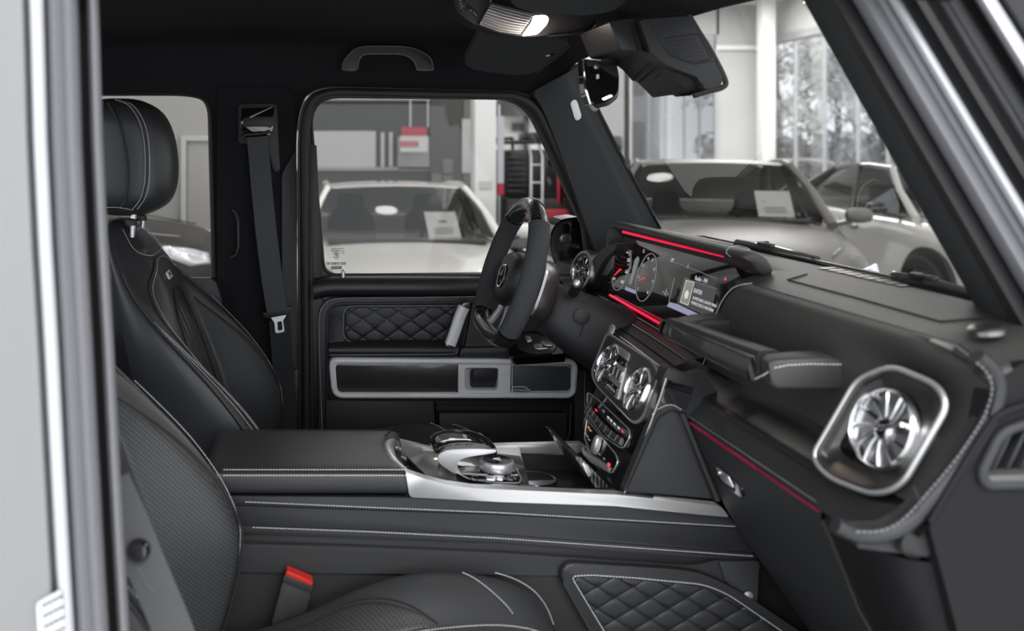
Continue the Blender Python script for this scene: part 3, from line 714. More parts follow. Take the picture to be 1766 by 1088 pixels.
# wipers outside at the foot of the windscreen
def wiper(label, y0, y1, arm):
    e = empty('windscreen_wiper', ws((y0+y1)/2, .07)+V((.035, 0, 0)), label, 'wiper', 'wipers resting at the foot of the windscreen')
    a, b = ws(y0, .035)+V((.016, 0, 0)), ws(y1, .03)+V((.016, 0, 0))
    tube('blade', [a, a.lerp(b, .5)+V((0, 0, .003)), b], [(.006, .004), (.008, .005), (.006, .004)], M_rubber, e, 8)
    tube('spine', [a+V((.003, 0, .006)), a.lerp(b, .5)+V((.003, 0, .010)), b+V((.003, 0, .006))], .0035, M_gloss, e, 6)
    c = a.lerp(b, .42)
    box('bracket', c+V((-.006, -.030, .006)), c+V((.008, .030, .016)), M_plastic, e, .005)
    tube('arm', [c+V((.003, 0, .014)), c+V((.02, arm*.3, .004)), c+V((.04, arm, -.03))], [.005, .005, .006], M_plastic, e, 8)
    box('end_cap', b+V((-.007, -.006, -.007)), b+V((.007, .006, .010)), M_rubber, e, .004)
wiper('black windscreen wiper resting beside the end of the screen hood', .27, -.04, .30)
wiper('black windscreen wiper resting beside the near windscreen pillar', -.27, -.46, .20)

# ================================================================== NEAR DOOR FRAME (passenger side, beside the camera)
def strip_loft(name, cols, m, parent, sharp=60, pys=(-120, 60, 240, 420, 600, 780, 960, 1130, 1260), bend=None):
    rows = []
    for py in pys:
        b = tab(py, bend)
        rows.append([U(px + b, VY + (py-VY), y) for px, y in cols])
    return grid(name, rows, m, parent, 0, 0, sharp)
BEND = [(-120, -4), (0, 0), (300, 9), (600, 26), (850, 39), (1088, 53), (1260, 64)]
pb = empty('trim_2', U(120, 1200, -.74), 'pale silver near door pillar with rubber seals beside the passenger seat', 'door pillar', kind='structure')
strip_loft('outer_panel', [(-420, -.80), (-40, -.80), (15, -.80), (30, -.802), (38, -.80), (44, -.785), (50, -.77)], M_paint, pb, bend=BEND)
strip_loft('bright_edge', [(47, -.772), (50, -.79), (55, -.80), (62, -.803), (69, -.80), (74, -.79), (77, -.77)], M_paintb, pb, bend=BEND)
strip_loft('door_seal', [(75, -.74), (79, -.77), (86, -.785), (94, -.788), (101, -.782), (106, -.778), (112, -.784), (119, -.787), (126, -.782), (132, -.77), (136, -.74)], M_rubgrey, pb, bend=BEND)
strip_loft('seal_groove', [(132, -.745), (142, -.735), (152, -.745)], M_rubber, pb, bend=BEND)
strip_loft('inner_lip', [(148, -.72), (151, -.752), (157, -.765), (164, -.762), (169, -.745), (171, -.70), (171, -.62)], M_rubgrey, pb, bend=BEND)
strip_loft('pillar_back', [(-420, -.70), (60, -.70), (171, -.62)], M_soft, pb, bend=BEND)
# information sticker on the near pillar
stk = plate('sticker', L(R([(62, 1040, 8), (105, 1017, 3), (118, 1120, 3), (68, 1140, 6)], 6), -.806), (0, .003, 0), mat('sticker_film', (.55, .56, .58), .35), None, 0)
setp(stk, 'small printed information sticker on the pale near pillar', 'sticker')
M_ink = mat('print_ink', (.03, .03, .035), .6)
for k in range(5):
    y0 = 1043 + k*19
    for q in range(4):
        xa = 73 + q*9 + k*1.5
        plate('print_line', L([(xa, y0-(xa-73)*.52), (xa+7.5, y0-(xa-65.5)*.52), (xa+7.5, y0+4-(xa-65.5)*.52), (xa, y0+4-(xa-73)*.52)], -.8065), (0, -.0004, 0), M_ink, stk, 0)
for q in range(7):
    for k in range(4):
        xa = 74 + q*5.2; y0 = 1052 + k*19 - (xa-73)*.52
        plate('print_glyph', L([(xa, y0), (xa+3, y0-1.5), (xa+3, y0+5), (xa, y0+6)], -.8065), (0, -.0003, 0), mat('pale_print', (.72, .73, .74), .5) if 'pale_print' not in MATS else MATS['pale_print'], stk, 0)

# near windscreen pillar: straight raked strips one behind another
pa = empty('trim_3', U(1700, 640, -.55), 'near windscreen pillar with rubber seals and painted door frame', 'door pillar', kind='structure')
def rake(name, cols, m, sharp=60):
    rows = []
    for t in (-.25, 0, .25, .5, .75, 1.0, 1.3):
        py = t*640
        rows.append([U(px + py*s, py, y) for px, y, s in cols])
    return grid(name, rows, m, pa, 0, 0, sharp)
rake('suede_cover', [(1420, -.46, .56), (1392, -.49, .562), (1385, -.52, .5625), (1389, -.555, .564), (1408, -.60, .57), (1430, -.625, .575)], M_suede2)
rake('inner_seal', [(1424, -.615, .574), (1430, -.64, .576), (1440, -.655, .578), (1452, -.655, .58), (1463, -.65, .582), (1470, -.64, .584), (1472, -.62, .584)], M_rubber)
rake('rubber_channel', [(1468, -.64, .584), (1478, -.665, .586), (1490, -.675, .588), (1503, -.675, .59), (1510, -.672, .591), (1516, -.678, .592), (1526, -.68, .594), (1532, -.675, .595)], M_rubgrey)
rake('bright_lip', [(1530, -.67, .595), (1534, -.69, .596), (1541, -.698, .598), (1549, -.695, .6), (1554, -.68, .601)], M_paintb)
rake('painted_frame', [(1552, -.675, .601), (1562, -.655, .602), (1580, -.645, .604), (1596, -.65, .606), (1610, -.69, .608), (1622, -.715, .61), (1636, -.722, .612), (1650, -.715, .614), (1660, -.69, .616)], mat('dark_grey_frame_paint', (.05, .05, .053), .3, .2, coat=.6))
rake('outer_groove', [(1658, -.695, .616), (1668, -.675, .617), (1684, -.675, .618)], M_rubber)
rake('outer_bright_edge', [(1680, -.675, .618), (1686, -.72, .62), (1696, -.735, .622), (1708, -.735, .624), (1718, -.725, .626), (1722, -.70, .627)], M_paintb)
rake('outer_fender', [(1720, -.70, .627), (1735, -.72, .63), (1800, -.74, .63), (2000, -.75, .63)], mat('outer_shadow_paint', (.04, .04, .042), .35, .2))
# ================================================================== DRIVER'S DOOR
dr = empty('door_1', U(760, 860, .74), "driver's door with quilted insert, carbon strip and silver trim frame", 'car door', kind='structure')
# window frame ring and seals
fo = R([(515, 900), (514, 202, 60), (538, 151, 50), (928, 161, 50), (1056, 418, 8), (1056, 900)], 6, 7)
fi = R([(562, 480, 20), (536, 168, 55), (901, 173, 50), (1004, 390, 4), (1022, 480, 3)], 6, 7)
holed('window_frame', L(fo, .745), [L(W_IN, .745)], (0, .03, 0), M_plastic, dr)
tube('outer_seal', L(R([(517, 760), (516, 202, 60), (540, 153, 50), (926, 163, 50), (1040, 400, 8)], 6, 7)[3:-1], .742), .0045, M_soft, dr, 8)
tube('door_seal', L(R([(529, 760), (526, 202, 55), (547, 158, 45), (918, 166, 48), (1025, 395, 8)], 6, 7)[3:-1], .735), .012, M_rubber, dr, 10)
tube('glass_run', L(W_IN, .744), .0045, M_rubber, dr, 8, True)
tube('glass_run_lip', L([((x-770)*.992+770, (y-320)*.99+320) for x, y in W_IN], .757), .0016, M_silverd, dr, 6, True)
plate('quarter_strip', L(R([(531, 250), (546, 250), (556, 475), (540, 487)], 3), .738), (0, .02, 0), M_soft, dr, .004)
# door body behind everything
DY = .735
plate('inner_panel', L(R([(538, 488, 4), (560, 476, 4), (1060, 470), (1060, 900), (548, 900)], 4), DY), (0, .045, 0), M_leather, dr, .006, 3)
# belt-line pad: rounded long pad under the glass
rows = []
for px in (541, 560, 600, 680, 760, 840, 920, 1000, 1060):
    b = 0 if px > 560 else (560-px)*.25
    rows.append([U(px, 474+b*.4, .765), U(px, 475+b, .735), U(px, 479+b, .715), U(px, 489+b, .703), U(px, 500+b*1.2, .700), U(px, 508+b*1.6, .706), U(px, 511+b*1.6, .73)])
grid('belt_pad', rows, M_leather, dr, 0, 1, 180)
tube('pad_seam', [U(541, 498, .71), U(552, 512, .716), U(560, 521, .722)], .0012, M_gloss, dr, 6)
# raised surround of the recess with its stitch line
ring_o = R([(549, 900), (550, 514, 34), (830, 511), (1060, 511), (1060, 900)], 4, 7)
ring_i = R([(566, 770), (567, 526, 26), (815, 523, 5), (800, 612, 10), (990, 618), (1012, 625, 12), (1010, 690, 12), (985, 694), (985, 770)], 4, 6)
holed('surround', L(ring_o, .712), [L(ring_i, .712)], (0, .025, 0), M_leather, dr)
stitch(L(spl([(556, 750), (552, 640), (550, 560), (553, 536), (563, 522), (585, 514.5), (700, 513), (830, 511.5)], 6), .7095), dr, .0045, .003, .0008)
tube('surround_edge', L(R([(563, 760), (564, 524, 28), (830, 521)], 4, 7)[3:-1], .713), .0045, M_leather, dr, 8)
# hollow: upright back, sloping left end, armrest shelf
plate('recess_back', L(R([(566, 525, 22), (812, 522), (795, 612), (566, 612, 8)], 4, 6), .726), (0, .008, 0), M_leather, dr, .002)
qw = R([(595, 530, 16), (803, 529, 3), (775, 587, 3), (596, 587, 16)], 4, 5)
plate('quilt_board', L(qw, .723), (0, .006, 0), M_gloss, dr, .001)
quilt(dr, qw, (625.5, 552.4), (20.7, -14.2), (20.7, 14.2), lambda x, y: U(x, y, .7225), (0, -.0022, 0), M_leather)
stitch(L(R([(592.5, 527, 18), (800, 527, 2)], 2)[0:0] + [(800, 527.5), (720, 527), (612, 527), (602, 529), (595, 535), (592, 545), (592, 573), (595, 583), (602, 588.5), (614, 590), (700, 590), (768, 589)], .7185), dr, .0045, .003, .0008)
rows = []
for px in (567, 600, 680, 760, 790):
    rows.append([U(px, 588, .722), U(px, 591, .705), U(px, 596, .69), U(px, 604, .684), U(px, 612, .685), U(px, 616, .70)])
grid('arm_shelf', rows, M_leather, dr, 0, 1, 180)
stitch(L([(569, 612.5), (640, 612), (780, 611), (788, 608), (792, 600)], .6825), dr, .0045, .003, .0008)
grid('recess_end', [[U(566, 540, .712), U(575, 545, .72), U(592, 552, .724)], [U(566, 570, .712), U(575, 575, .72), U(592, 575, .724)], [U(567, 606, .70), U(580, 600, .708), U(597, 590, .72)]], M_leather, dr, 0, 1, 180)
# slanting silver pull
tube('pull_handle', L(spl([(800, 529), (793, 545), (783, 575), (776, 594)], 4), .672), [(.014, .012)]*13, M_trim, dr, 12, False, [(-1, -.7), (-.7, -1), (.7, -1), (1, -.7), (1, .7), (.7, 1), (-.7, 1), (-1, .7)])
plate('pull_top_cap', L(R([(798, 522, 4), (811, 522, 3), (808, 532), (794, 532)], 3), .664), (0, .03, 0), M_silverd, dr, .003)
plate('pull_foot_cap', L(R([(769, 591), (787, 591), (783, 603, 5), (769, 600, 5)], 3), .664), (0, .03, 0), M_silverd, dr, .003)
# silver frame
sf_o = R([(567, 617, 16), (996, 620, 16), (992, 686, 16), (573, 686, 18)], 14, 8)
sf_i = R([(578, 628, 8), (989, 629, 10), (985, 677, 9), (582, 677, 10)], 9, 6)
holed('trim_frame', L(sf_o, .684), [L(sf_i, .684)], (0, .03, 0), M_trim, dr)
tube('trim_frame_edge', L(R([(571, 622, 14), (992.5, 624, 14), (988.5, 682, 14), (577, 682, 16)], 14, 8), .684), .0075, M_trim, dr, 10, True)
plate('frame_shadow_gap', L(R([(563, 613, 18), (1001, 616, 18), (998, 693, 18), (566, 693, 20)], 14, 8), .706), (0, .01, 0), M_rubber, dr, .002)
cb = plate('carbon_strip', L(R([(577, 627, 8), (789, 627, 1), (789, 679, 1), (580, 679, 10)], 6, 6), .692), (0, .01, 0), M_carbon, dr, .002)
hb_o = R([(790.5, 628), (881, 628), (880, 677), (790.5, 677)], 1)
hb_i = R([(801, 634, 6), (860, 634, 6), (858, 673, 8), (801, 673, 8)], 6, 6)
bz = holed('handle_bezel', L(hb_o, .685), [L(hb_i, .685)], (0, .02, 0), M_trim, dr)
rows = [L(hb_i, .685), L([((x-832)*.86+836, (y-653)*.82+652) for x, y in hb_i], .70), L([((x-832)*.8+837, (y-653)*.76+652) for x, y in hb_i], .715)]
grid('handle_bowl', rows, M_trim, dr, 0, 0, 60, True)
plate('door_release', L(R([(816, 636), (859, 636, 4), (858, 656), (816, 659)], 3), .694), (0, .012, 0), M_soft, dr, .002)
plate('bowl_back', L([(805, 634), (862, 634), (862, 675), (805, 675)], .716), (0, .004, 0), M_gloss, dr, 0)
sp = plate('speaker_grille', L(R([(884, 628), (987, 629, 10), (984, 677, 9), (884, 677)], 4, 6), .690), (0, .01, 0), M_mesh, dr, .001)
tube('speaker_rim', L([(883, 629), (978, 630.5), (985, 634), (985, 668), (980, 674.5), (914, 675), (909, 669), (904, 667), (884, 667)], .688), .0012, M_trim, dr, 6)
tube('speaker_edge', L([(883, 628), (883, 677)], .687), .0013, M_trim, dr, 6)
text('speaker_lettering', 'Burmester', U(897, 672.3, .688), (1, 0, 0), (0, 0, 1), .0125, M_white, dr, .001, shear=.35)
# lower panel and map pocket
plate('lower_panel', L(R([(563, 690), (750, 692, 2), (753, 770), (562, 770)], 3), .70), (0, .02, 0), M_soft, dr, .004)
plate('pocket_back', L([(752, 692), (992, 694), (992, 770), (752, 770)], .728), (0, .004, 0), M_plastic, dr, 0)
plate('map_pocket', L(R([(757, 712, 3), (978, 712, 3), (974, 770), (762, 770)], 3), .685), (0, .025, 0), M_soft, dr, .004)
tube('pocket_lip', L([(752, 694), (990, 694)], .70), .002, M_silverd, dr, 6)
plate('front_panel', L(R([(990, 640), (1022, 640), (1022, 800), (992, 800)], 3), .70), (0, .02, 0), M_soft, dr, .003)
stitch(L([(1008, 640), (1008, 720)], .697), dr, .0045, .003, .0008)
tube('panel_joint', L([(985, 694), (983, 745), (975, 768)], .683), .0035, M_soft, dr, 6)
tube('panel_seam', L([(749, 692), (752, 740), (753, 768)], .698), .0018, M_gloss, dr, 6)
# lock pin and seat memory panel
lp = lathe('lock_pin', [(.0055, -.012), (.0055, .014), (.0048, .019), (.003, .022), (.0005, .023)], U(592, 479, .725), (0, 0, 1), M_silver, dr, 16)
lathe('pin_ring', [(.011, 0), (.012, .002), (.011, .004), (.007, .004)], U(590, 482, .722), (0, -.6, .8), M_silverd, dr, 20)
pn = V((-.25, -.62, .74)).normalized(); pc = U(922, 592, .66)
sw_c = R([(884, 577, 8), (920, 574, 14), (950, 584, 10), (962, 596, 8), (955, 608, 8), (915, 609, 16), (893, 600, 10)], 8, 5)
sp_ = [RP(x, y, pc, pn) for x, y in sw_c]
sb = plate('seat_switch_panel', sp_, -pn*.012, M_silverd, dr, .003, 3)
for pts in ([(905, 580), (914, 579), (919, 589), (909, 591)], [(918, 594, 6), (935, 592), (936, 599), (948, 602), (925, 604, 5)], [(932, 588), (948, 590, 4), (956, 598, 4), (939, 597)]):
    q = [RP(x, y, pc + pn*.002, pn) for x, y in R(pts, 3)]
    puff('seat_switch', q, pn*.004, M_silver, dr, ((1, 0), (.92, .7), (.6, 1)))
plate('switch_base', [RP(x, y, pc - pn*.003, pn) for x, y in R([(872, 582, 8), (912, 568, 10), (965, 588, 8), (975, 612, 5), (880, 618, 8)], 8)], -pn*.03, M_gloss, dr, .004)
plate('armrest_front', L(R([(795, 600), (1010, 596), (1010, 617), (792, 617)], 4), .695), (0, .03, 0), M_plastic, dr, .004)
# window glass with its printed marks
gl = plate('window_2', L(R([(548, 488), (522, 158, 50), (912, 160, 40), (1020, 400), (1032, 488)], 5, 6), .768), (0, .004, 0), M_glass, None, 0)
setp(gl, "driver's door window glass with printed marks in its lower corner", 'window', kind='structure')
x = 562.8
rnd = random.Random(3)
while x < 597:
    w_ = rnd.choice((.5, .8, 1.1, 1.5)); plate('barcode_bar', L([(x, 452), (x+w_, 452), (x+w_, 456.5), (x, 456.5)], .7655), (0, -.0003, 0), M_ink, gl, 0); x += w_ + rnd.choice((.5, .7, 1.0))
plate('grey_field', L([(570.5, 458.8), (589.5, 458.5), (589.5, 464), (571, 464.8)], .7655), (0, -.0003, 0), mat('grey_print', (.3, .31, .33), .5), gl, 0)
for yy, a, b in ((428.5, 571.5, 593), (431.3, 571, 587), (433.5, 572, 587), (435.8, 576.5, 583), (437.8, 574, 585.5), (439.6, 577.5, 582), (441.5, 578, 582), (444, 575, 584.5), (447, 577, 582)):
    x = a
    while x < b:
        w_ = rnd.choice((.6, 1.1, 1.7)); plate('print_dash', L([(x, yy-.7), (x+w_, yy-.7), (x+w_, yy+.7), (x, yy+.7)], .7655), (0, -.0003, 0), M_ink, gl, 0); x += w_+.7
tube('approval_ring', L([(591.3+2.4*math.cos(a*.524), 434.7+2.2*math.sin(a*.524)) for a in range(12)], .7655), .0006, M_ink, gl, 4, True)

# outside mirror seen through the front of the side window
mr = empty('door_mirror', U(985, 470, .93), "black door mirror outside the driver's window", 'mirror')
ho = R([(950, 440, 14), (948, 400, 14), (965, 378, 12), (1000, 373, 10), (1016, 380, 6), (1018, 462, 6), (990, 468, 8), (960, 464, 10)], 8, 5)
plate('housing', L(ho, .93), (0, .10, 0), M_gloss, mr, .012, 3)
gm = R([(953, 436, 10), (955, 402, 12), (968, 384, 8), (986, 380, 5), (983, 462, 4), (964, 459, 8)], 6, 5)
plate('mirror_rim', L(gm, .922), (0, .012, 0), M_plastic, mr, .003)
plate('mirror_glass', L([((x-968)*.9+968, (y-420)*.9+420) for x, y in gm], .918), (0, .004, 0), mat('mirror_silver', (.35, .35, .36), .04, 1.), mr, .001)
lathe('lamp_unit', [(.016, 0), (.016, .001), (.014, .002), (.006, .002), (.001, .002)], U(975, 412, .916), (0, -1, 0), M_silverd, mr, 20)
box('mirror_foot', U(1000, 470, .80)+V((-.03, 0, -.03)), U(1000, 470, .80)+V((.04, .16, .02)), M_plastic, mr, .008)
# ================================================================== SEATS
def nrm_at(fn, u, v, eu=.004, ev=.004):
    a = fn(u+eu, v)-fn(u-eu, v); b = fn(u, v+ev)-fn(u, v-ev)
    n = a.cross(b); return n.normalized() if n.length > 1e-12 else V((0, 0, 1))
def patch(name, fn, u0, u1, v0, v1, nu, nv, h, m, parent, sgn=1, edge=.14, lift=.0):
    rows = []
    for j in range(nv+1):
        v = lerp(v0, v1, j/nv); a, b = u0(v) if callable(u0) else u0, u1(v) if callable(u1) else u1
        r = []
        for i in range(nu+1):
            u = lerp(a, b, i/nu)
            d = min(i/nu, 1-i/nu, (j/nv)*1.5, (1-j/nv)*1.5)/edge
            k = min(1, d); k = math.sin(k*math.pi/2)
            r.append(fn(u, v) + nrm_at(fn, u, v)*sgn*(lift + (h+.003)*k-.003))
        rows.append(r)
    return grid(name, rows, m, parent, 0, 0, 180)

XC = [(.86, -.145), (.95, -.16), (1.1, -.185), (1.2, -.215), (1.3, -.25), (1.4, -.288), (1.48, -.34), (1.53, -.385)]
BB = [(.86, .08), (.95, .125), (1.05, .160), (1.13, .150), (1.21, .118), (1.3, .062), (1.38, .012), (1.46, .0), (1.53, 0)]
BN = [(.86, .07), (.95, .12), (1.03, .135), (1.11, .108), (1.196, .060), (1.27, .006), (1.345, -.050), (1.394, -.075), (1.45, -.07), (1.53, -.03)]
WW = [(.86, .225), (1.0, .235), (1.15, .24), (1.25, .237), (1.33, .222), (1.41, .19), (1.48, .155), (1.53, .10)]
BP = [(0, 0), (.3, 0), (.45, .03), (.56, .16), (.66, .45), (.76, .78), (.86, .97), (.92, 1.0), (.97, .93), (1.0, .78)]
def SB(u, z):                               # u = -1..1 across, z height (driver's seat)
    w = tab(z, WW)
    drop = .05*max(0, abs(u)-.75)/.25*min(1, max(0, (z-1.36)/.12))
    return V((tab(z, XC) + tab(z, BB if u > 0 else BN)*tab(abs(u), BP) - drop*(u > 0), .37 + u*w, z))
def SB_(u, z): return SB(max(-1, min(1, u)), z)

def make_seat(label, group):
    s = empty('car_seat', (-.05, .37, .66), label, 'seat', group)
    # backrest body: one closed loft
    rows = []
    zs = [.86, .92, 1.0, 1.07, 1.14, 1.2, 1.26, 1.32, 1.38, 1.43, 1.48, 1.51, 1.53]
    us = [-1 + 2*i/30 for i in range(31)]
    for k, z in enumerate(zs):
        fr = [SB(u, z) for u in us]
        th = tab(z, [(.86, .13), (1.2, .14), (1.45, .10), (1.53, .05)]); xb = tab(z, XC) - th
        w = tab(z, WW)
        bk = [V((lerp(fr[-1].x, xb, .45), .37+w*1.01, z)), V((xb+.02, .37+w*.93, z)), V((xb, .37+w*.6, z)), V((xb-.01, .37, z)), V((xb, .37-w*.6, z)), V((xb+.02, .37-w*.93, z)), V((lerp(fr[0].x, xb, .45), .37-w*1.01, z))]
        rows.append(fr + bk)
    top = [V((p.x*.6 + tab(1.53, XC)*.4-.01, .37+(p.y-.37)*.7, 1.538)) for p in rows[-1]]
    rows.append(top)
    b = grid('backrest', rows, M_seat, s, 0, 1, 180, True, False, True)
    # perforated bolster faces
    for sg in (1, -1):
        f = (lambda u, z, sg=sg: SB_(sg*u, z))
        patch('bolster_panel', f, lambda z: tab(z, [(.88, .53), (1.15, .53), (1.27, .55), (1.325, .60)]),
              lambda z: tab(z, [(.88, .84), (1.12, .84), (1.22, .79), (1.29, .70), (1.325, .62)]), .88, 1.325 if sg > 0 else 1.19, 14, 30, .004, M_perf, s, sg, .1)
        seam = [SB_(sg*tab(z, [(.88, .855), (1.12, .855), (1.22, .805), (1.29, .715), (1.33, .62)]), z) for z in [.88+(.45 if sg > 0 else .32)*i/24 for i in range(25)]]
        tube('seam', [p+V((.002, 0, 0)) for p in seam], .0016, M_rubber, s, 6)
        e1 = [SB_(sg*.975, z)+V((.005, sg*.002, .001)) for z in [.88+.44*i/30 for i in range(31)]]
        stitch(e1, s, .005, .0034, .0009)
        tube('piping', [SB_(sg*.995, z) for z in [.87+.56*i/24 for i in range(25)]], .003, M_seat, s, 8)
        e2 = [SB_(sg*.93, z)+V((.004, 0, .001)) for z in [.9+.43*i/30 for i in range(31)]]
        if sg < 0:
            stitch(e2, s, .005, .0034, .0009)
            e3 = [SB_(sg*.90, z)+V((.004, 0, .002)) for z in [.9+.43*i/30 for i in range(31)]]
            stitch(e3, s, .005, .0034, .0009)
            tube('seam', [SB_(sg*.915, z)+V((.001, 0, 0)) for z in [.9+.43*i/24 for i in range(25)]], .0018, M_rubber, s, 6)
    # fluted centre: five long pads under an arched top
    n = 5
    for i in range(n):
        a = -.44 + .88*i/n; c = a+.88/n/2
        zt = 1.365 - .055*(c/.44)**2*1.2
        patch('flute', SB_, a+.004, a+.88/n-.004, .90, zt, 8, 20, .006, M_seat, s, 1, .3)
    arch = [(-.46, .95), (-.465, 1.1), (-.46, 1.24), (-.43, 1.31), (-.33, 1.352), (-.15, 1.372), (.05, 1.376), (.25, 1.362), (.40, 1.325), (.455, 1.27), (.465, 1.1), (.46, .95)]
    tube('seam', [SB_(u, z)+V((.002, 0, .001)) for u, z in spl(arch, 4)], .0018, M_rubber, s, 6)
    outer = [(-.72, .93), (-.72, 1.1), (-.72, 1.22), (-.70, 1.33), (-.62, 1.40), (-.40, 1.437), (.0, 1.445), (.4, 1.437), (.6, 1.41)]
    st = [SB_(u, z)+V((.004, 0, .002)) for u, z in spl(outer, 6)]
    stitch(st, s, .005, .0034, .0009)
    tube('seam', [SB_(u*1.025, z+.004)+V((.001, 0, .001)) for u, z in spl(outer, 4)], .0016, M_rubber, s, 6)
    # metal tag with raised letters
    c = SB_(-.02, 1.405); nn = nrm_at(SB_, -.02, 1.405)
    upv = (SB_(-.02, 1.42)-SB_(-.02, 1.39)).normalized(); rt = V((0, 1, 0))
    tg = plate('badge', [c+rt*a+upv*b for a, b in R([(-.026, -.009), (.026, -.009), (.026, .009), (-.026, .009)], .003)], nn*.004, M_trim, s, .0008)
    text('badge_lettering', 'AMG', c+nn*.0042, rt, upv, .015, M_ink, s, .0004)
    # top pad with stitched border
    patch('shoulder_pad', SB_, -.62, .62, 1.462, 1.522, 18, 8, .005, M_seat, s, 1, .2)
    stitch([SB_(u, z)+V((.004, 0, .002)) for u, z in spl([(-.66, 1.515), (-.64, 1.475), (-.5, 1.458), (0, 1.455), (.5, 1.458), (.64, 1.475), (.66, 1.515)], 8)], s, .005, .0034, .0009)
    # headrest
    XF = [(1.545, -.345), (1.566, -.296), (1.605, -.272), (1.684, -.2695), (1.756, -.285), (1.80, -.315), (1.818, -.36)]
    rows = []
    for z in (1.547, 1.552, 1.566, 1.585, 1.62, 1.66, 1.70, 1.74, 1.775, 1.80, 1.813, 1.819):
        xf = tab(z, XF); e = max(0, abs(z-1.683)-.09)/.046; d = .20*math.sqrt(max(.04, 1-min(1, e)**2*.9)); w = .128*math.sqrt(max(.25, 1-min(1, e)**2*.7))
        ring = []
        for k in range(28):
            a = 2*math.pi*k/28; ca, sa = math.cos(a), math.sin(a)
            px_ = math.copysign(abs(ca)**.55, ca); py_ = math.copysign(abs(sa)**.45, sa)
            ring.append(V((xf - d/2 + px_*d/2 - .02*(abs(py_)**3)*(px_ > 0), .37+py_*w, z)))
        rows.append(ring)
    h = grid('headrest', rows, M_seat, s, 0, 1, 180, True, False, True)
    def hs(x, z): return V((x, .37-tab(z, [(1.545, .09), (1.57, .117), (1.62, .128), (1.75, .128), (1.80, .112), (1.82, .085)])-.0035, z))
    pth = spl([(-.392, 1.812), (-.362, 1.80), (-.338, 1.77), (-.326, 1.735), (-.321, 1.69), (-.322, 1.63), (-.332, 1.592), (-.35, 1.568)], 6)
    stitch([hs(x-.004, z) for x, z in pth], h, .005, .0034, .0009)
    stitch([hs(x+.006, z) for x, z in pth], h, .005, .0034, .0009)
    tube('seam', [hs(x+.001, z)+V((0, .001, 0)) for x, z in pth], .0018, M_rubber, h, 6)
    p2 = spl([(-.398, 1.805), (-.372, 1.76), (-.358, 1.70), (-.352, 1.64), (-.358, 1.59), (-.37, 1.57)], 5)
    tube('seam', [hs(x-.012, z)+V((0, .001, 0)) for x, z in p2], .0028, M_rubber, h, 6)
    stitch([hs(x, 1.572+.004*math.sin(i))+V((0, 0, -.004)) for i, x in enumerate([-.43, -.41, -.39, -.37, -.355])], h, .005, .0034, .0009)
    for dy in (-.07, .07):
        tube('headrest_post', [V((-.365, .37+dy, 1.50)), V((-.36, .37+dy, 1.56))], .0065, M_silver, s, 10)
        lathe('post_collar', [(.013, 0), (.013, .012), (.009, .016)], V((-.366, .37+dy, 1.527)), (0, 0, 1), M_plastic, s, 14)
    # cushion
    ZB = [(-.10, .86), (.08, .915), (.165, .958), (.245, .985), (.295, .993), (.365, .99), (.43, .979), (.48, .955), (.51, .918), (.53, .86)]
    ZC = [(-.10, .855), (.1, .885), (.25, .918), (.38, .934), (.45, .93), (.49, .915), (.52, .88), (.535, .83)]
    CP = [(0, 0), (.42, 0), (.52, .12), (.66, .55), (.80, .92), (.88, 1.0), (.95, .96), (1.0, .8)]
    def CU(u, x): return V((x, .37+u*.243, lerp(tab(x, ZC), max(tab(x, ZB), tab(x, ZC)), tab(abs(u), CP))-.02*max(0, abs(u)-.93)/.07))
    def CU_(u, x): return CU(max(-1, min(1, u)), x)
    rows = []
    for x in (-.10, -.04, .02, .08, .14, .2, .26, .32, .38, .43, .47, .50, .52, .533):
        fr = [CU(u, x) for u in us]
        lo = .76 if x < .5 else lerp(.76, .80, (x-.5)/.033)
        rows.append(fr + [V((x, .37+.245, lo+.05)), V((x, .37+.22, lo)), V((x, .37, lo)), V((x, .37-.22, lo)), V((x, .37-.245, lo+.05))])
    grid('cushion', rows, M_seat, s, 0, 1, 180, True, False, True)
    for sg in (1, -1):
        f = (lambda u, x, sg=sg: CU_(sg*u, x))
        patch('thigh_panel', f, lambda x: tab(x, [(-.05, .52), (.2, .52), (.30, .55)]), lambda x: tab(x, [(-.05, .79), (.12, .79), (.20, .75), (.26, .66), (.30, .57)]), -.05, .30, 12, 22, .004, M_perfc, s, -sg, .12)
        tube('seam', [CU_(sg*tab(x, [(-.05, .80), (.12, .80), (.20, .76), (.26, .67), (.305, .56)]), x)+V((0, 0, .002)) for x in [-.05+.355*i/20 for i in range(21)]], .0016, M_rubber, s, 6)
        tube('piping', [CU_(sg*.97, x)+V((0, 0, .001)) for x in [-.05+.54*i/24 for i in range(25)]], .0025, M_seat, s, 8)
        stitch([CU_(sg*tab(x, [(.34, .90), (.38, .80), (.42, .66), (.435, .58)]), x)+V((0, 0, .004)) for x in [.36+.07*i/12 for i in range(13)]], s, .005, .0034, .0009)
        stitch([CU_(sg*.93, x)+V((0, 0, .004)) for x in [.42+.1*i/12 for i in range(13)]], s, .005, .0034, .0009)
    for i in range(5):
        a = -.52+1.04*i/5
        patch('cushion_flute', CU_, a+.006, a+1.04/5-.006, .02, .50, 8, 24, .007, M_perfc, s, -1, .3)
        if i: stitch([CU_(a, x)+V((0, 0, .004)) for x in [.02+.48*i2/20 for i2 in range(21)]], s, .005, .0034, .0008)
    for u in (-.52, .52):
        stitch([CU_(u, x)+V((0, 0, .005)) for x in [.02+.48*i2/20 for i2 in range(21)]], s, .005, .0034, .0009)
    box('seat_base', (-.05, .17, .655), (.42, .57, .79), M_plastic, s, .02)
    return s
seat = make_seat('black leather driver seat with fluted back, perforated bolsters and metal tag', 'front seats')
seat2 = copy_tree(seat, None, seat.location + V((-.065, -.785, -.02)))
seat.location += V((0, .02, 0))
seat2['label'] = 'black leather passenger seat with perforated bolster beside the belt buckle'

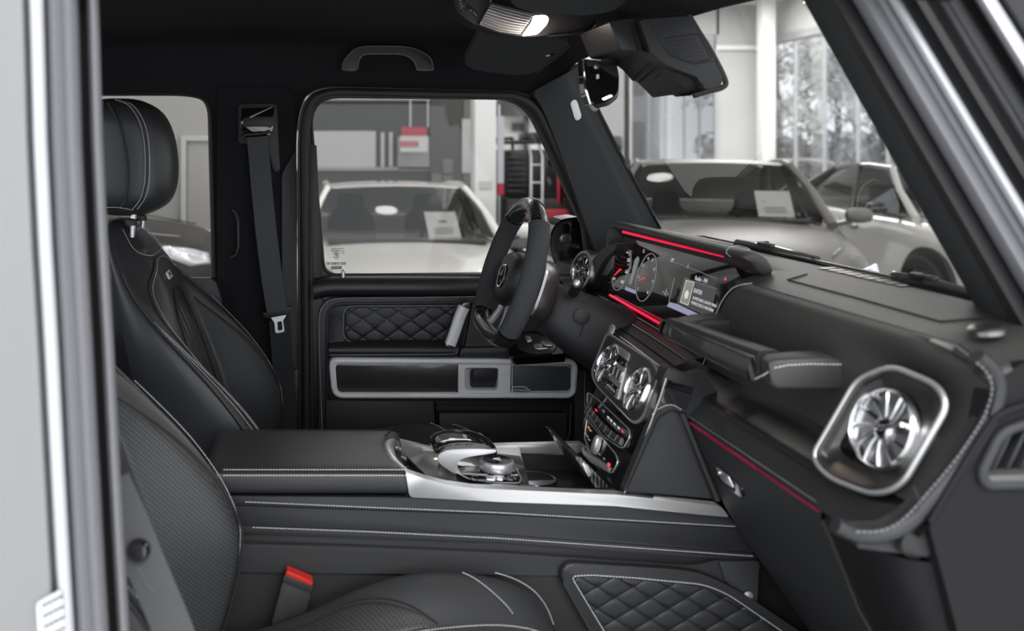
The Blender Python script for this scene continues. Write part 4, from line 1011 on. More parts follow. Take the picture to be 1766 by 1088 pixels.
# belt buckle of the passenger seat: red release button
bk = empty('belt_buckle', U(505, 1085, -.185), 'black seat belt buckle with a red release button', 'buckle')
def B(px, py): return U(px, py, -.185)
plate('buckle_body', [B(x, y) for x, y in R([(487, 1003, 4), (537, 1023, 4), (512, 1100, 4), (462, 1100, 4)], 4)], (0, .022, 0), M_plastic, bk, .004)
plate('buckle_collar', [U(x, y, -.187) for x, y in R([(492, 990, 3), (540, 1009, 3), (535, 1023), (487, 1003)], 2)], (0, .026, 0), M_soft, bk, .003)
plate('release_button', [U(x, y, -.188) for x, y in R([(495, 984, 3), (540, 1003, 3), (538, 1010), (492, 991)], 2)], (0, .022, 0), mat('red_button', (.55, .02, .012), .35), bk, .003)
plate('tongue_slot', [U(x, y, -.180) for x, y in R([(497, 985), (532, 999), (531, 996), (500, 983)], 1)], (0, .006, 0), M_gloss, bk, 0)

# driver belt on the far pillar
bt = empty('seat_belt', U(500, 745, .735), "dark grey seat belt hanging down the driver's pillar", 'seat belt')
pl = plate('guide_plate', L(R([(411, 180, 4), (477, 179, 5), (483, 295, 4), (472, 297, 6), (462, 250), (411, 247, 4)], 4), .752), (0, .01, 0), M_soft, bt, .003)
hd = plate('height_adjuster', L(R([(417, 186, 3), (474, 184, 3), (472, 200), (471, 226, 12), (460, 238, 10), (420, 237, 8), (415, 215)], 4), .738), (0, .016, 0), M_gloss, bt, .004)
plate('adjuster_face', L(R([(420, 203), (473, 201), (471, 218), (418, 219)], 3), .734), (0, .006, 0), M_soft, bt, .003)
tube('belt_loop', L([(417, 236), (424, 232), (455, 230), (466, 226)], .733), .005, M_plastic, bt, 8)
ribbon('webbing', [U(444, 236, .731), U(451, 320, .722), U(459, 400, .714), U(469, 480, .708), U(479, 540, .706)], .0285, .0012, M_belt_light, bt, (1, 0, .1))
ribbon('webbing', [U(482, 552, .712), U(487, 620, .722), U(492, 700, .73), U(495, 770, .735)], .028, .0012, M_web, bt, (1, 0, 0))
tg = plate('belt_tongue', L(R([(453, 538, 3), (463, 541), (490, 536), (502, 527, 3), (505, 534, 3), (498, 546), (472, 550), (455, 547, 3)], 3), .700), (0, .012, 0), M_plastic, bt, .003)
holed('tongue_plate', L(R([(467, 548), (494, 543, 2), (488, 553), (491, 572, 4), (475, 575, 4), (473, 556)], 2), .699), [L(R([(478, 555), (486, 553.5), (487.5, 569), (479.5, 570.5)], 2), .699)], (0, .003, 0), M_silver, bt)

# passenger belt running past the near pillar
b2 = empty('seat_belt', U(300, 1130, -.60), 'grey passenger seat belt between the near pillar and the seat', 'seat belt')
ribbon('webbing', [U(190, 830, -.69), U(222, 900, -.688), U(246, 960, -.686), U(288, 1060, -.682), U(320, 1140, -.678)], .0235, .0012, M_belt_light, b2, (1, .15, .35))
lathe('belt_stop', [(.001, 0), (.011, .001), (.014, .005), (.014, .012)], U(236, 953, -.698), (.1, 1, -.1), M_gloss, b2, 16)
stitch([U(238, 978, -.69), U(252, 1005, -.691), U(268, 1024, -.690)], b2, .0035, .0016, .0006, M_rubgrey)

# ================================================================== STEERING WHEEL
CW = V((.508, .37, 1.402)); tl = math.radians(17.5)
UW = V((math.sin(tl), 0, math.cos(tl))); NW = V((-math.cos(tl), 0, math.sin(tl))); YW_ = V((0, 1, 0))
sw = empty('steering_wheel', CW-UW*.19, 'black steering wheel with carbon fibre rim ends and silver lower spoke', 'steering wheel')
def rim(phi):                                # phi from the top, towards the far side
    r = .176; v = r*math.cos(phi); h = r*math.sin(phi)
    if v < -.128: v = -.128 - (abs(v)-.128)*.22
    return CW + UW*v + YW_*h
def arc(name, a, b, m, r=(.0225, .0185)):
    n = max(6, int(abs(b-a)/5)); return tube(name, [rim(math.radians(lerp(a, b, i/n))) for i in range(n+1)], [r]*(n+1), m, sw, 16, up=NW)
M_grip = bump(mat('grip_suede', (.06, .062, .066), .85, spec=.2), 600, .4, .0008)
M_rimleather = bump(mat('rim_leather', (.03, .031, .034), .55), 700, .2, .0005)
arc('rim_top', -39, 39, M_carbonw)
arc('grip', 39, 128, M_grip, (.0238, .0195)); arc('grip', -128, -39, M_grip, (.0238, .0195))
arc('rim_bottom', 128, 232, M_carbonw)
for a in (39, -39, 128, -128):
    arc('joint_ring', a-.8, a+.8, M_gloss, (.0242, .0198))
arc('marker_band', -2.2, 2.2, M_silverd, (.0229, .019))
def wheel_pt(h, v, d): return CW + YW_*h + UW*v + NW*d
# airbag pad
pad = [wheel_pt(h*.001, v*.001, -.02) for h, v in R([(-74, 50, 34), (0, 68, 40), (74, 50, 34), (78, -24, 34), (34, -70, 28), (-34, -70, 28), (-78, -24, 34)], 20, 6)]
puff('airbag_pad', pad, NW*.035, M_leather, sw, ext=-NW*.02)
for sg in (-1, 1):
    sp = R([(sg*50, 22), (sg*110, 28, 10), (sg*166, 20, 6), (sg*166, -22, 6), (sg*110, -40, 10), (sg*50, -30)], 6)
    plate('side_spoke', [wheel_pt(h*.001, v*.001, -.012) for h, v in sp], -NW*.014, M_gloss, sw, .004)
    bt_ = R([(sg*78, 20, 8), (sg*132, 22, 8), (sg*138, -14, 10), (sg*84, -22, 8)], 8)
    plate('button_pod', [wheel_pt(h*.001, v*.001, -.006) for h, v in bt_], -NW*.01, M_silver, sw, .003)
    for k in range(3):
        a0 = sg*(90+k*15)
        puff('button', [wheel_pt(h*.001, v*.001, -.0055) for h, v in R([(a0, 12), (a0+sg*11, 13), (a0+sg*11, -8), (a0, -9)], 2)], NW*.003, M_gloss, sw, ((1, 0), (.9, .8), (.5, 1)))
    # forked lower spoke: two silver arms
    arm = [wheel_pt(sg*.024, -.052, -.014), wheel_pt(sg*.036, -.085, -.012), wheel_pt(sg*.052, -.118, -.006), wheel_pt(sg*.066, -.136, -.002)]
    tube('lower_spoke', arm, [(.007, .013), (.007, .013), (.008, .015), (.009, .016)], M_silver, sw, 12, up=NW)
    # paddle behind the rim
    pd = [wheel_pt(sg*h*.001, v*.001, -.045) for h, v in R([(82, 46, 6), (96, 62, 4), (112, 44, 8), (116, 0, 20), (108, -46, 8), (92, -62, 4), (88, -20, 6)], 5)]
    plate('shift_paddle', pd, -NW*.006, M_silver, sw, .0025)
ring_c = wheel_pt(0, -.002, .0165)
tube('emblem_ring', [ring_c + YW_*.027*math.cos(a*.2618) + UW*.027*math.sin(a*.2618) for a in range(24)], .0022, M_chrome, sw, 6, True)
for k in range(3):
    a = math.pi/2 + k*2.0944
    tube('emblem_star', [ring_c, ring_c + YW_*.026*math.cos(a) + UW*.026*math.sin(a)], [.0035, .0012], M_chrome, sw, 6)
tube('pad_edge', [p - NW*(-.001) for p in pad], .0015, M_gloss, sw, 6, True)
# hub cover behind the wheel, then the column
AX = -NW
def ell(d, ry, rv, dv=0, n=28, p=.7):
    return [CW + AX*d + UW*dv + YW_*(math.copysign(abs(math.cos(2*math.pi*k/n))**p, math.cos(2*math.pi*k/n))*ry) + UW*(math.copysign(abs(math.sin(2*math.pi*k/n))**p, math.sin(2*math.pi*k/n))*rv) for k in range(n)]
grid('hub_cover', [ell(.012, .05, .05), ell(.02, .075, .07), ell(.05, .082, .074, -.006), ell(.085, .078, .072, -.01), ell(.098, .066, .06, -.012)], mat('hub_grey', (.2, .195, .19), .3, .8), sw, 0, 0, 60, True, False, True)
cl = empty('steering_column', CW+AX*.3-UW*.1, 'black plastic steering column cover with stalks behind the wheel', 'steering column')
grid('column_cover', [ell(.092, .052, .05, -.035), ell(.10, .066, .06, -.037), ell(.14, .078, .068, -.048), ell(.2, .088, .078, -.06), ell(.27, .098, .088, -.07), ell(.34, .105, .098, -.08)], M_soft, cl, 0, 1, 180, True, False, True)
tube('column_joint', [CW+AX*.17-UW*.05+YW_*(-.0865*math.cos(a))+UW*(.075*math.sin(a)) for a in [i*.3-1.2 for i in range(9)]], .0012, M_rubber, cl, 6)
def stalk(sg):
    p0 = wheel_pt(sg*.06, .015, -.135)
    tube('stalk', [p0, wheel_pt(sg*.10, .028, -.125), wheel_pt(sg*.135, .036, -.112)], [(.012, .012), (.011, .01), (.0115, .0105)], M_plastic, cl, 12)
    tube('stalk_tip', [wheel_pt(sg*.135, .036, -.112), wheel_pt(sg*.165, .042, -.10)], [(.0125, .0115), (.011, .010)], M_plastic, cl, 12)
    lathe('stalk_button', [(.0075, 0), (.0075, .003), (.005, .005), (.001, .0055)], wheel_pt(sg*.165, .042, -.10), (wheel_pt(sg*.165, .042, -.10)-wheel_pt(sg*.135, .036, -.112)), M_silver, cl, 16)
stalk(-1); stalk(1)
lathe('stalk_socket', [(.018, 0), (.018, .004), (.012, .006), (.001, .006)], wheel_pt(-.085, -.03, -.16), (-.2, -1, 0), M_plastic, cl, 18)
# ================================================================== DASHBOARD
da = empty('dashboard', (.85, -.05, 1.0), 'black leather dashboard with wide screen hood, grab handle and round vents', 'dashboard')
# ---- top pad, from windscreen foot to the stitched edge
def sm(a, b, t): t = max(0, min(1, (t-a)/(b-a))); return t*t*(3-2*t)
YS = [-.735, -.72, -.70, -.66, -.60, -.52, -.44, -.36, -.28, -.20, -.12, -.04, .1, .25, .4, .55, .70]
def top_drop(y): return .02*sm(-.69, -.735, y) if y < -.69 else 0
rows = []
for y in YS:
    d = .022*sm(-.68, -.735, y)
    mx = .785 if y < -.115 else .89
    rows.append([V((max(p.x, mx), p.y, p.z)) for p in (V((1.04, y, 1.47)), V((1.0, y, 1.487-d)), V((.95, y, 1.487-d)), V((.90, y, 1.482-d)), V((.85, y, 1.474-d)), V((.825, y, 1.4685-d)), V((.81, y, 1.465-d)), V((.801, y, 1.4625-d)))])
grid('top_pad', rows, M_dash, da, .012, 0, 180)
seam_pts = [V((.802, y, 1.4635 - .022*sm(-.68, -.735, y))) for y in [-.16-.02*i for i in range(28)]]
stitch(seam_pts, da, .005, .0034, .0008, mat('dark_thread', (.34, .335, .33), .7))
tube('edge_seam', [p+V((.004, 0, .0005)) for p in seam_pts], .0014, M_rubber, da, 6)
# passenger airbag outline and defroster slots on the top
tube('airbag_seam', [V((.855, -.20, 1.476)), V((.855, -.40, 1.476)), V((.85, -.585, 1.475)), V((.90, -.60, 1.483))], .0011, M_rubber, da, 6)
tube('airbag_seam', [V((.855, -.20, 1.476)), V((.90, -.18, 1.483))], .0011, M_rubber, da, 6)
def slot(y0, y1, x0, x1, z):
    plate('defroster_slot', [V((x0, y0, z)), V((x1, y0, z+.002)), V((x1, y1, z+.002)), V((x0, y1, z))], (0, 0, .0008), M_gloss, da, 0)
for k in range(9):
    y = -.135 - k*.026
    slot(y, y-.018, .945, .975, 1.4875)
plate('vent_bar', [V((.982, .1, 1.489)), V((.99, .1, 1.489)), V((.99, -.48, 1.489)), V((.982, -.48, 1.489))], (0, 0, .004), M_silverd, da, 0)
plate('sensor_slot', [UZ(x, y, 1.468) for x, y in R([(1601, 588, 3), (1612, 585, 3), (1648, 600, 3), (1640, 605, 3)], 3)], (0, 0, .0012), M_silverd, da, 0)
pc2 = UZ(1702, 574, 1.478)
lathe('tweeter_ring', [(.020, 0), (.020, .005), (.017, .008), (.012, .009), (.001, .008)], pc2, (-.15, 0, 1), M_silverd, da, 24)
# ---- passenger face: scooped behind the grab handle, swelling out around the round vent
PF = [(.803, 1.4635), (.793, 1.459), (.785, 1.448), (.780, 1.425), (.780, 1.395), (.785, 1.36), (.790, 1.33), (.794, 1.305), (.792, 1.287)]      # scooped
PV = [(.803, 1.4415), (.805, 1.437), (.807, 1.428), (.808, 1.412), (.800, 1.385), (.786, 1.36), (.770, 1.335), (.752, 1.308), (.738, 1.278)]      # around the vent
def face_pt(i, y):
    k = sm(-.455, -.60, y) if i < 5 else sm(-.50, -.585, y)
    if i < 3: k = sm(-.60, -.735, y)
    a, b = PF[i], PV[i]
    return V((lerp(a[0], b[0], k), y, lerp(a[1], b[1], k)))
ystart = [-.165, -.158, -.145, -.125, -.10, -.07, -.045, -.03, -.02]
rows = []
N = 44
for i in range(9):
    rows.append([face_pt(i, lerp(ystart[i], -.735, j/N)) for j in range(N+1)])
grid('passenger_face', rows, M_dash, da, 0, 1, 180)
st = [V((face_pt(i, ystart[i]).x-.004, ystart[i], face_pt(i, ystart[i]).z)) for i in range(9)]
stitch(spl([V((.806, -.172, 1.4655))]+st[1:], 6), da, .005, .0036, .001)
grid('screen_side_cheek', [[p, p+V((.05, .03, -.004))] for p in [face_pt(i, ystart[i]) for i in range(9)]], M_dash, da, 0, 0, 180)
# ---- silver-grey shelf and the leather lip under it
rows = []
for j in range(31):
    y = lerp(.13, -.735, j/30); k = sm(-.47, -.62, y)
    rows.append([V((.80, y, 1.283)), V((lerp(.775, .758, k), y, lerp(1.279, 1.285, k))), V((lerp(.745, .742, k), y, 1.270)), V((.730, y, 1.2645)), V((.7235, y, 1.259)), V((.722, y, 1.252))])
grid('trim_shelf', rows, mat('grey_metal_trim', (.075, .074, .072), .36, .85), da, 0, 1, 180)
rows = []
for j in range(31):
    y = lerp(.0, -.735, j/30)
    up = .03*sm(-.60, -.735, y)
    rows.append([V((.7235, y, 1.2535+up)), V((.7185, y, 1.247+up)), V((.711, y, 1.24+up)), V((.702, y, 1.231+up*.8)), V((.6985, y, 1.224+up*.6)), V((.703, y, 1.217+up*.5)), V((.73, y, 1.213+up*.5))])
grid('lower_lip', rows, M_leather, da, 0, 1, 180)
stitch([V((.6995, y, 1.2305+.03*.7*sm(-.60, -.735, y))) for y in [-.16-.02*i for i in range(21)]], da, .005, .003, .0006, MATS['dark_thread'])
# end of the dash: stitched return running up the end
en = [(1480, 917), (1520, 915), (1556, 897), (1600, 850), (1650, 790), (1692, 728), (1706, 695), (1711, 665), (1700, 640), (1680, 622)]
ep = [U(x, y, -.7415) for x, y in spl(en, 5)]
stitch(ep, da, .0068, .0042, .0009, mat('grey_thread', (.28, .28, .29), .7))
roll = [U(x, y, -.728) for x, y in spl([(1440, 905), (1480, 922), (1524, 920), (1562, 902), (1607, 856), (1657, 796), (1700, 733), (1715, 698), (1720, 662), (1708, 635), (1684, 614)], 5)]
tube('end_roll', roll, .0095, M_leather, da, 12)
bp_ = [(1470, 905), (1520, 905), (1556, 887), (1600, 840), (1650, 780), (1690, 720), (1702, 690), (1706, 665), (1690, 640), (1800, 625), (1800, 720), (1740, 720), (1640, 900), (1600, 960), (1480, 945)]
plate('end_backing', [U(x, y, -.722) for x, y in bp_], (0, .012, 0), M_soft, da, 0)
tube('end_joint', [U(1575, 838, -.741), U(1585, 862, -.741), U(1582, 880, -.741)], .0012, M_rubber, da, 6)
# side panel of the dash beyond the stitched return, with its own window demister
M_side = bump(mat('side_plastic', (.010, .010, .011), .6, spec=.2), 700, .15, .0004)
side_o = R([(1717, 660, 25), (1760, 628), (2080, 580), (2080, 1420), (1740, 1420), (1602, 905, 12), (1700, 745, 8)], 6, 4)
dem = R([(1692, 815, 12), (1726, 745, 22), (1775, 728), (1900, 728), (1900, 832), (1700, 836, 10)], 8, 5)
holed('side_panel', [U(x, y, -.735) for x, y in side_o], [[U(x, y, -.735) for x, y in dem]], (0, .03, 0), M_side, da)
tube('side_edge', [U(x, y, -.738) for x, y in spl([(1604, 900), (1650, 820), (1700, 742), (1722, 716), (1760, 700), (1800, 692)], 5)], .004, M_side, da, 8)
tube('demister_frame', [U(x, y, -.738) for x, y in dem], .006, M_soft, da, 10, True)
plate('demister_back', [U(x, y, -.70) for x, y in dem], (0, .004, 0), M_gloss, da, 0)
plate('demister_sill', [U(x, y, -.741) for x, y in R([(1696, 834, 5), (1706, 820), (1900, 815), (1900, 834)], 3)], (0, .02, 0), mat('grey_plastic', (.09, .09, .092), .5), da, .003)
for k in range(6):
    xa = 1708+k*24
    plate('demister_slat', [U(x, y, -.725) for x, y in [(xa, 816), (xa+7, 816), (xa+42, 742), (xa+35, 742)]], (0, .02, 0), M_soft, da, .001)

# ---- round vents
M_fin = mat('fin_grey', (.34, .34, .35), .22, 1.)
M_vent = mat('vent_silver', (.62, .62, .63), .18, 1.)
def vent(c, n, r, parent, side=V((0, 1, 0)), fins=12, m=None, mf=None):
    m = m or M_vent
    n = V(n).normalized(); c = V(c)
    v = lathe('vent_ring', [(r*.92, -.030), (r*.93, -.004), (r*.945, .003), (r*.98, .005), (r*1.02, .003), (r*1.05, -.004)], c, n, m, parent, 40)
    lathe('vent_well', [(r*.93, -.008), (r*.90, -.026), (r*.5, -.034), (r*.1, -.036)], c, n, M_gloss, parent, 32)
    a = (side - n*side.dot(n)).normalized(); b = n.cross(a)
    for k in range(fins):
        rows = []
        for rr in (.30, .5, .72, .93):
            t0 = 2*math.pi*k/fins + .25*rr; w = .6*2*math.pi/fins
            rows.append([c + (a*math.cos(t0+w*q)+b*math.sin(t0+w*q))*r*rr - n*(.001+.032*q - .004*math.sin(math.pi*q) + .004*abs(rr-.6)) for q in (0, .12, .5, 1)])
        grid('vent_fin', rows, mf or M_fin, parent, .0014, 1, 180)
        tube('vent_fin_edge', [p[0]+n*.0008 for p in rows], [.0010, .0014, .0019, .0022], m, parent, 6)
    lathe('vent_hub', [(r*.34, -.02), (r*.32, -.004), (r*.28, .0), (r*.2, .002), (r*.19, -.003)], c, n, m, parent, 24)
    lathe('vent_hub_cap', [(r*.19, -.004), (r*.19, -.001), (r*.02, -.001)], c, n, M_gloss, parent, 16)
    tube('vent_tab', [c-n*.001, c+(side*-.5-b*.25).normalized()*r*.62-n*.003], [(.004, .009), (.003, .004)], m, parent, 8)
VN = V((-.93, -.10, .30)).normalized()
VC = RP(1521, 738, (.742, -.60, 1.345), VN)
bz = R([(1478, 655, 20), (1537, 630, 26), (1618, 664, 24), (1634, 700, 22), (1556, 838, 26), (1508, 854, 30), (1428, 822, 24), (1400, 788, 20)], 14, 6)
bi = [((x-1521)*.86+1518, (y-740)*.86+740) for x, y in bz]
rows = [[RP(x, y, VC-VN*.018, VN) for x, y in [((a-1521)*1.02+1521, (b-740)*1.02+740) for a, b in bz]], [RP(x, y, VC-VN*.002, VN) for x, y in bz],
        [RP(x, y, VC+VN*.004, VN) for x, y in [((a-1521)*.96+1520, (b-740)*.96+740) for a, b in bz]], [RP(x, y, VC+VN*.003, VN) for x, y in [((a-1521)*.91+1519, (b-740)*.91+740) for a, b in bz]],
        [RP(x, y, VC-VN*.003, VN) for x, y in bi], [VC-VN*.008+(RP(x, y, VC-VN*.008, VN)-VC+VN*.008)*.72 for x, y in bi]]
grid('vent_bezel', rows, M_silverd, da, 0, 0, 60, True)
vent(VC, VN, .0505, da)
tube('bezel_edge', [RP(x, y, VC+VN*.001, VN) for x, y in bz], .0038, M_silver, da, 8, True)
# far vent by the driver's door
DN = V((-.93, -.15, .26)).normalized(); DC = UX(1003, 468, .775)
vent(DC, DN, .043, da)
lathe('vent_bezel', [(.062, -.03), (.061, -.006), (.056, .004), (.049, .005), (.044, -.004)], DC, DN, M_silverd, da, 40)
# ---- screen hood
def hood_prof(k=1., dz=0.):
    P = [(.822, 1.500), (.812, 1.5015), (.806, 1.506), (.8055, 1.512), (.812, 1.5185), (.826, 1.521), (.845, 1.516), (.86, 1.505), (.870, 1.489), (.872, 1.474), (.85, 1.468), (.832, 1.480)]
    cx, cz = .84, 1.490
    return [(cx+(x-cx)*k, cz+(z-cz)*k+dz) for x, z in P]
rows = []
for y, k in ((.560, .80), (.552, .95), (.54, 1), (.40, 1), (.2, 1), (.05, 1), (-.06, 1), (-.10, .99), (-.118, .95), (-.13, .87), (-.137, .72)):
    sag = .0
    rows.append([V((x, y, z + sag)) for x, z in hood_prof(k)])
hd = grid('screen_hood', rows, M_dash, da, 0, 1, 180, True, False, True)
stitch([V((x-.003, -.087, z+.002)) for x, z in hood_prof()[1:8]], da, .005, .0034, .0009)
plate('hood_side', [V((.80, .545, 1.455)), V((.806, .545, 1.505)), V((.95, .545, 1.49)), V((.95, .545, 1.44))], (0, .018, 0), M_dash, da, .004)
# screens under one sheet of glass
SN = V((-.971, 0, .239)); S0 = V((.835, 0, 1.487)); SV = V((.239, 0, .971)); SY = V((0, -1, 0))
def S(px, py, d=0.): return RP(px, py, S0+SN*d, SN)
scr = R([(1056, 428, 4), (1084, 402, 3), (1264, 452, 3), (1290, 505), (1225, 610), (1150, 572), (1044, 508, 3)], 3, 4)
sp = plate('display_panel', [S(x, y) for x, y in scr], -SN*.012, mat('display_glass', (.012, .012, .013), .07, coat=1.), da, .001)
M_gfx = mat('display_white', (.3, .3, .3), .4, emit=(.8, .82, .85), estr=.42)
M_gfxd = mat('display_grey', (.12, .12, .12), .4, emit=(.6, .62, .66), estr=.16)
M_gfxb = mat('display_dim', (.03, .03, .03), .3, emit=(.55, .57, .6), estr=.05)
M_gfxr = mat('display_red', (.4, .02, .03), .4, emit=(.9, .06, .08), estr=.6)
M_gfxv = mat('display_lilac', (.2, .2, .28), .4, emit=(.5, .5, .75), estr=.28)
def sline(name, a, b, w, m): tube(name, [S(*a, .0008), S(*b, .0008)], w, m, sp, 6)
def gauge(cx, cy, r, nums, needle):
    c = S(cx, cy, .0006)
    tube('dial_ring', [c + SY*r*math.cos(a*.1745)*.92 + SV*r*math.sin(a*.1745) for a in range(36)], .0009, M_gfxd, sp, 5, True)
    for k, t in enumerate(nums):
        a = math.radians(225 - k*270/(len(nums)-1))
        text('dial_number', t, c + SY*r*.8*math.cos(a)*.92 + SV*r*.8*math.sin(a), SY, SV, .011, M_gfx, sp, .0004)
    a = math.radians(needle)
    tube('dial_needle', [c + (SY*math.cos(a)+SV*math.sin(a))*r*.1, c + (SY*math.cos(a)+SV*math.sin(a))*r*.75], [.0015, .0006], M_gfxr, sp, 5)
gauge(1114, 478, .056, '12345678', 200)
gauge(1071, 462, .056, ['20', '60', '100', '140', '180', '220', '260', '300'], 215)
plate('centre_bar', [S(x, y, .0004) for x, y in R([(1095, 447, 2), (1101, 441, 3), (1102, 448, 2), (1089, 490, 2), (1085, 491, 2)], 2)], SN*.0006, M_gfxd, sp, 0)
plate('centre_glow', [S(x, y, .0003) for x, y in [(1079, 494), (1097, 501), (1096, 507), (1078, 500)]], SN*.0004, M_gfxv, sp, 0)
text('gauge_value', '2', S(1110, 433), SY, SV, .012, M_gfx, sp, .0006)
for pt in ((1075, 432), (1082, 431), (1085, 440), (1083, 456), (1083, 465), (1085, 446)):
    lathe('tell_tale', [(.0022, 0), (.0022, .0006), (.0002, .0006)], S(*pt), SN, M_gfxd, sp, 8)
sline('menu_line', (1153, 448), (1236, 480), .0006, M_gfxd)
sline('menu_line', (1182, 480), (1236, 498), .0006, M_gfxd)
sline('menu_line', (1153, 522), (1163, 480), .0006, M_gfxd)
text('menu_text', '23°', S(1160, 449), SY, SV, .012, M_gfx, sp, .0006)
text('menu_icon', 'i', S(1187, 459), SY, SV, .015, M_gfx, sp, .0006)
text('menu_title', 'Radio - FM', S(1209.5, 482.5), SY, SV, .0125, M_gfx, sp, .0006)
text('menu_station', 'ENTER', S(1197.5, 501, 0), SY, SV, .0125, M_gfx, sp, .0012, 'LEFT')
text('menu_song', 'SOMETHING ON MY MIND', S(1195.5, 513.5), SY, SV, .0088, M_gfx, sp, .0012, 'LEFT')
text('menu_artist', 'PURPLE DISCO MACHINE', S(1193, 521.5), SY, SV, .0088, M_gfx, sp, .0012, 'LEFT')
cover = [(1184, 484), (1197, 488), (1186.5, 525.5), (1174, 520.5)]
plate('cover_frame', [S(x, y, .0003) for x, y in [(1183.3, 482.6), (1198, 487.2), (1187, 527), (1172.8, 521.2)]], SN*.0004, M_gfx, sp, 0)
plate('cover_picture', [S(x, y, .0008) for x, y in cover], SN*.0004, mat('cover_print', (.2, .19, .15), .4, emit=(.32, .31, .25), estr=.35), sp, 0)
lathe('cover_disc', [(.009, 0), (.009, .0004), (.0002, .0004)], S(1184, 508, .0012), SN, M_gfx, sp, 14)
plate('menu_card', [S(x, y, .0002) for x, y in [(1180, 479), (1236, 498), (1224, 548), (1168, 522)]], SN*.0003, M_gfxb, sp, 0)
plate('menu_foot', [S(x, y, .0002) for x, y in [(1155, 521), (1168, 524), (1212, 545), (1196, 548), (1150, 528)]], SN*.0003, M_gfxv, sp, 0)
lathe('status_dot', [(.0035, 0), (.003, .0006), (.0002, .0008)], S(1251, 481), SN, M_gfxr, sp, 10)
for a, b in (((1150, 498), (1146, 506)), ((1146, 506), (1152, 508)), ((1152, 508), (1149, 500)), ((1143, 502), (1148, 510))):
    sline('route_arrow', a, b, .001, M_gfxd)
# red light lines above and below the screens
tube('ambient_strip', [V((.8165, .485, 1.4975)), V((.8165, .22, 1.4975)), V((.8165, -.045, 1.4975))], [.0034, .0028, .0014], M_red, da, 6)
tube('ambient_strip', [S(1052, 509, .006), S(1100, 536.5, .008), S(1164, 573, .010)], .0034, M_red, da, 6)
# ledge under the screens
rows = []
for px, py in ((1040, 508), (1056, 516), (1100, 541), (1150, 570), (1185, 592), (1215, 612)):
    p = S(px, py); rows.append([p+V((.03, 0, 0)), p+V((-.006, 0, -.004)), p+V((-.03, 0, -.012)), p+V((-.055, 0, -.021)), p+V((-.075, 0, -.028)), p+V((-.09, 0, -.036)), p+V((-.095, 0, -.05)), p+V((-.08, 0, -.07))])
grid('screen_ledge', rows, M_plastic, da, 0, 1, 180)
for q, rr_, mm in ((1, .0016, M_silverd), (2, .0012, M_silverd), (3, .0014, M_rubber), (4, .0018, M_silverd)):
    tube('ledge_line', [r[q]+V((-.004, 0, .0005)) for r in rows], rr_, mm, da, 6)
# cowl between the far vent and the screens
cw = R([(1014, 470, 6), (1022, 446, 12), (1040, 426, 12), (1066, 418, 3), (1060, 432, 4), (1044, 445, 8), (1030, 470, 12), (1022, 500, 4), (1008, 506, 4)], 5, 5)
plate('vent_cowl', [UX(x, y, .79) for x, y in cw], (.09, 0, 0), M_dash, da, .008, 3)
plate('carbon_cheek', [UX(x, y, .806) for x, y in R([(1044, 445), (1062, 431), (1060, 450), (1049, 506), (1019, 500), (1030, 470)], 3)], (.02, 0, 0), M_carbonh, da, .001)
plate('cheek_screen', [UX(x, y, .804) for x, y in R([(1035, 466, 5), (1059, 437), (1056, 462), (1046, 475), (1032, 473)], 3)], (.004, 0, 0), M_silver, da, .001)
stitch([UX(x, y, .787) for x, y in spl([(1044, 447), (1033, 462), (1026, 480), (1020, 500)], 5)], da, .006, .003, .0009, M_rubber)
plate('driver_lower_panel', [UX(x, y, .80) for x, y in R([(980, 495), (1050, 508), (1075, 600), (1060, 640), (985, 640)], 6)], (.05, 0, 0), M_soft, da, .01)
stitch([UX(x, y, .797) for x, y in [(1012, 512), (1030, 516), (1050, 520)]], da, .005, .0034, .001)
# ---- grab handle in front of the passenger
gh = empty('grab_handle', (.78, -.28, 1.36), 'leather and carbon grab handle across the passenger dashboard', 'grab handle')
def sec(x, y, z, a, b, n=16, p=.6, tilt=0.):
    out = []
    for k in range(n):
        t = 2*math.pi*k/n; c, s = math.cos(t), math.sin(t)
        out.append((math.copysign(abs(c)**p, c)*a, math.copysign(abs(s)**p, s)*b))
    return out
def bar(name, pts, half, m, parent, up, p=.45, n=20):
    bm = bmesh.new(); bm_tube(bm, pts, half, n, False, [(math.copysign(abs(math.cos(2*math.pi*k/n))**p, math.cos(2*math.pi*k/n)), math.copysign(abs(math.sin(2*math.pi*k/n))**p, math.sin(2*math.pi*k/n))) for k in range(n)], up)
    return bm_put(name, bm, m, parent, 60)
bar('rail', [V((.708, -.085, 1.372)), V((.708, -.10, 1.372)), V((.709, -.27, 1.375)), V((.709, -.425, 1.380))], [(.017, .017), (.019, .019), (.021, .019), (.023, .019)], M_leather, gh, V((0, 0, 1)))
cbp = [V((.692, -.088, 1.369)), V((.691, -.12, 1.369)), V((.690, -.27, 1.371)), V((.689, -.418, 1.374))]
bar('carbon_face', cbp, [(.013, .006), (.0155, .0075), (.0175, .0085), (.0185, .009)], M_carbonh, gh, V((.35, 0, 1)), .6)
tube('carbon_edge', [p+V((-.006, 0, .0165)) for p in cbp], .0012, M_silverd, gh, 6)
lathe('end_cap', [(.016, 0), (.0155, .004), (.011, .007), (.001, .008)], V((.695, -.082, 1.370)), (-.15, 1, 0), M_gloss, gh, 20)
bar('mount', [V((.712, -.115, 1.379)), V((.74, -.115, 1.383)), V((.792, -.115, 1.384))], [(.0125, .028), (.0145, .03), (.017, .032)], M_leather, gh, V((0, 0, 1)), .35)
bar('mount', [V((.692, -.446, 1.376)), V((.70, -.447, 1.377)), V((.73, -.450, 1.379)), V((.765, -.452, 1.380)), V((.80, -.452, 1.378))], [(.018, .017), (.0225, .021), (.024, .024), (.025, .026), (.022, .026)], M_dash, gh, V((0, 0, 1)), .35)
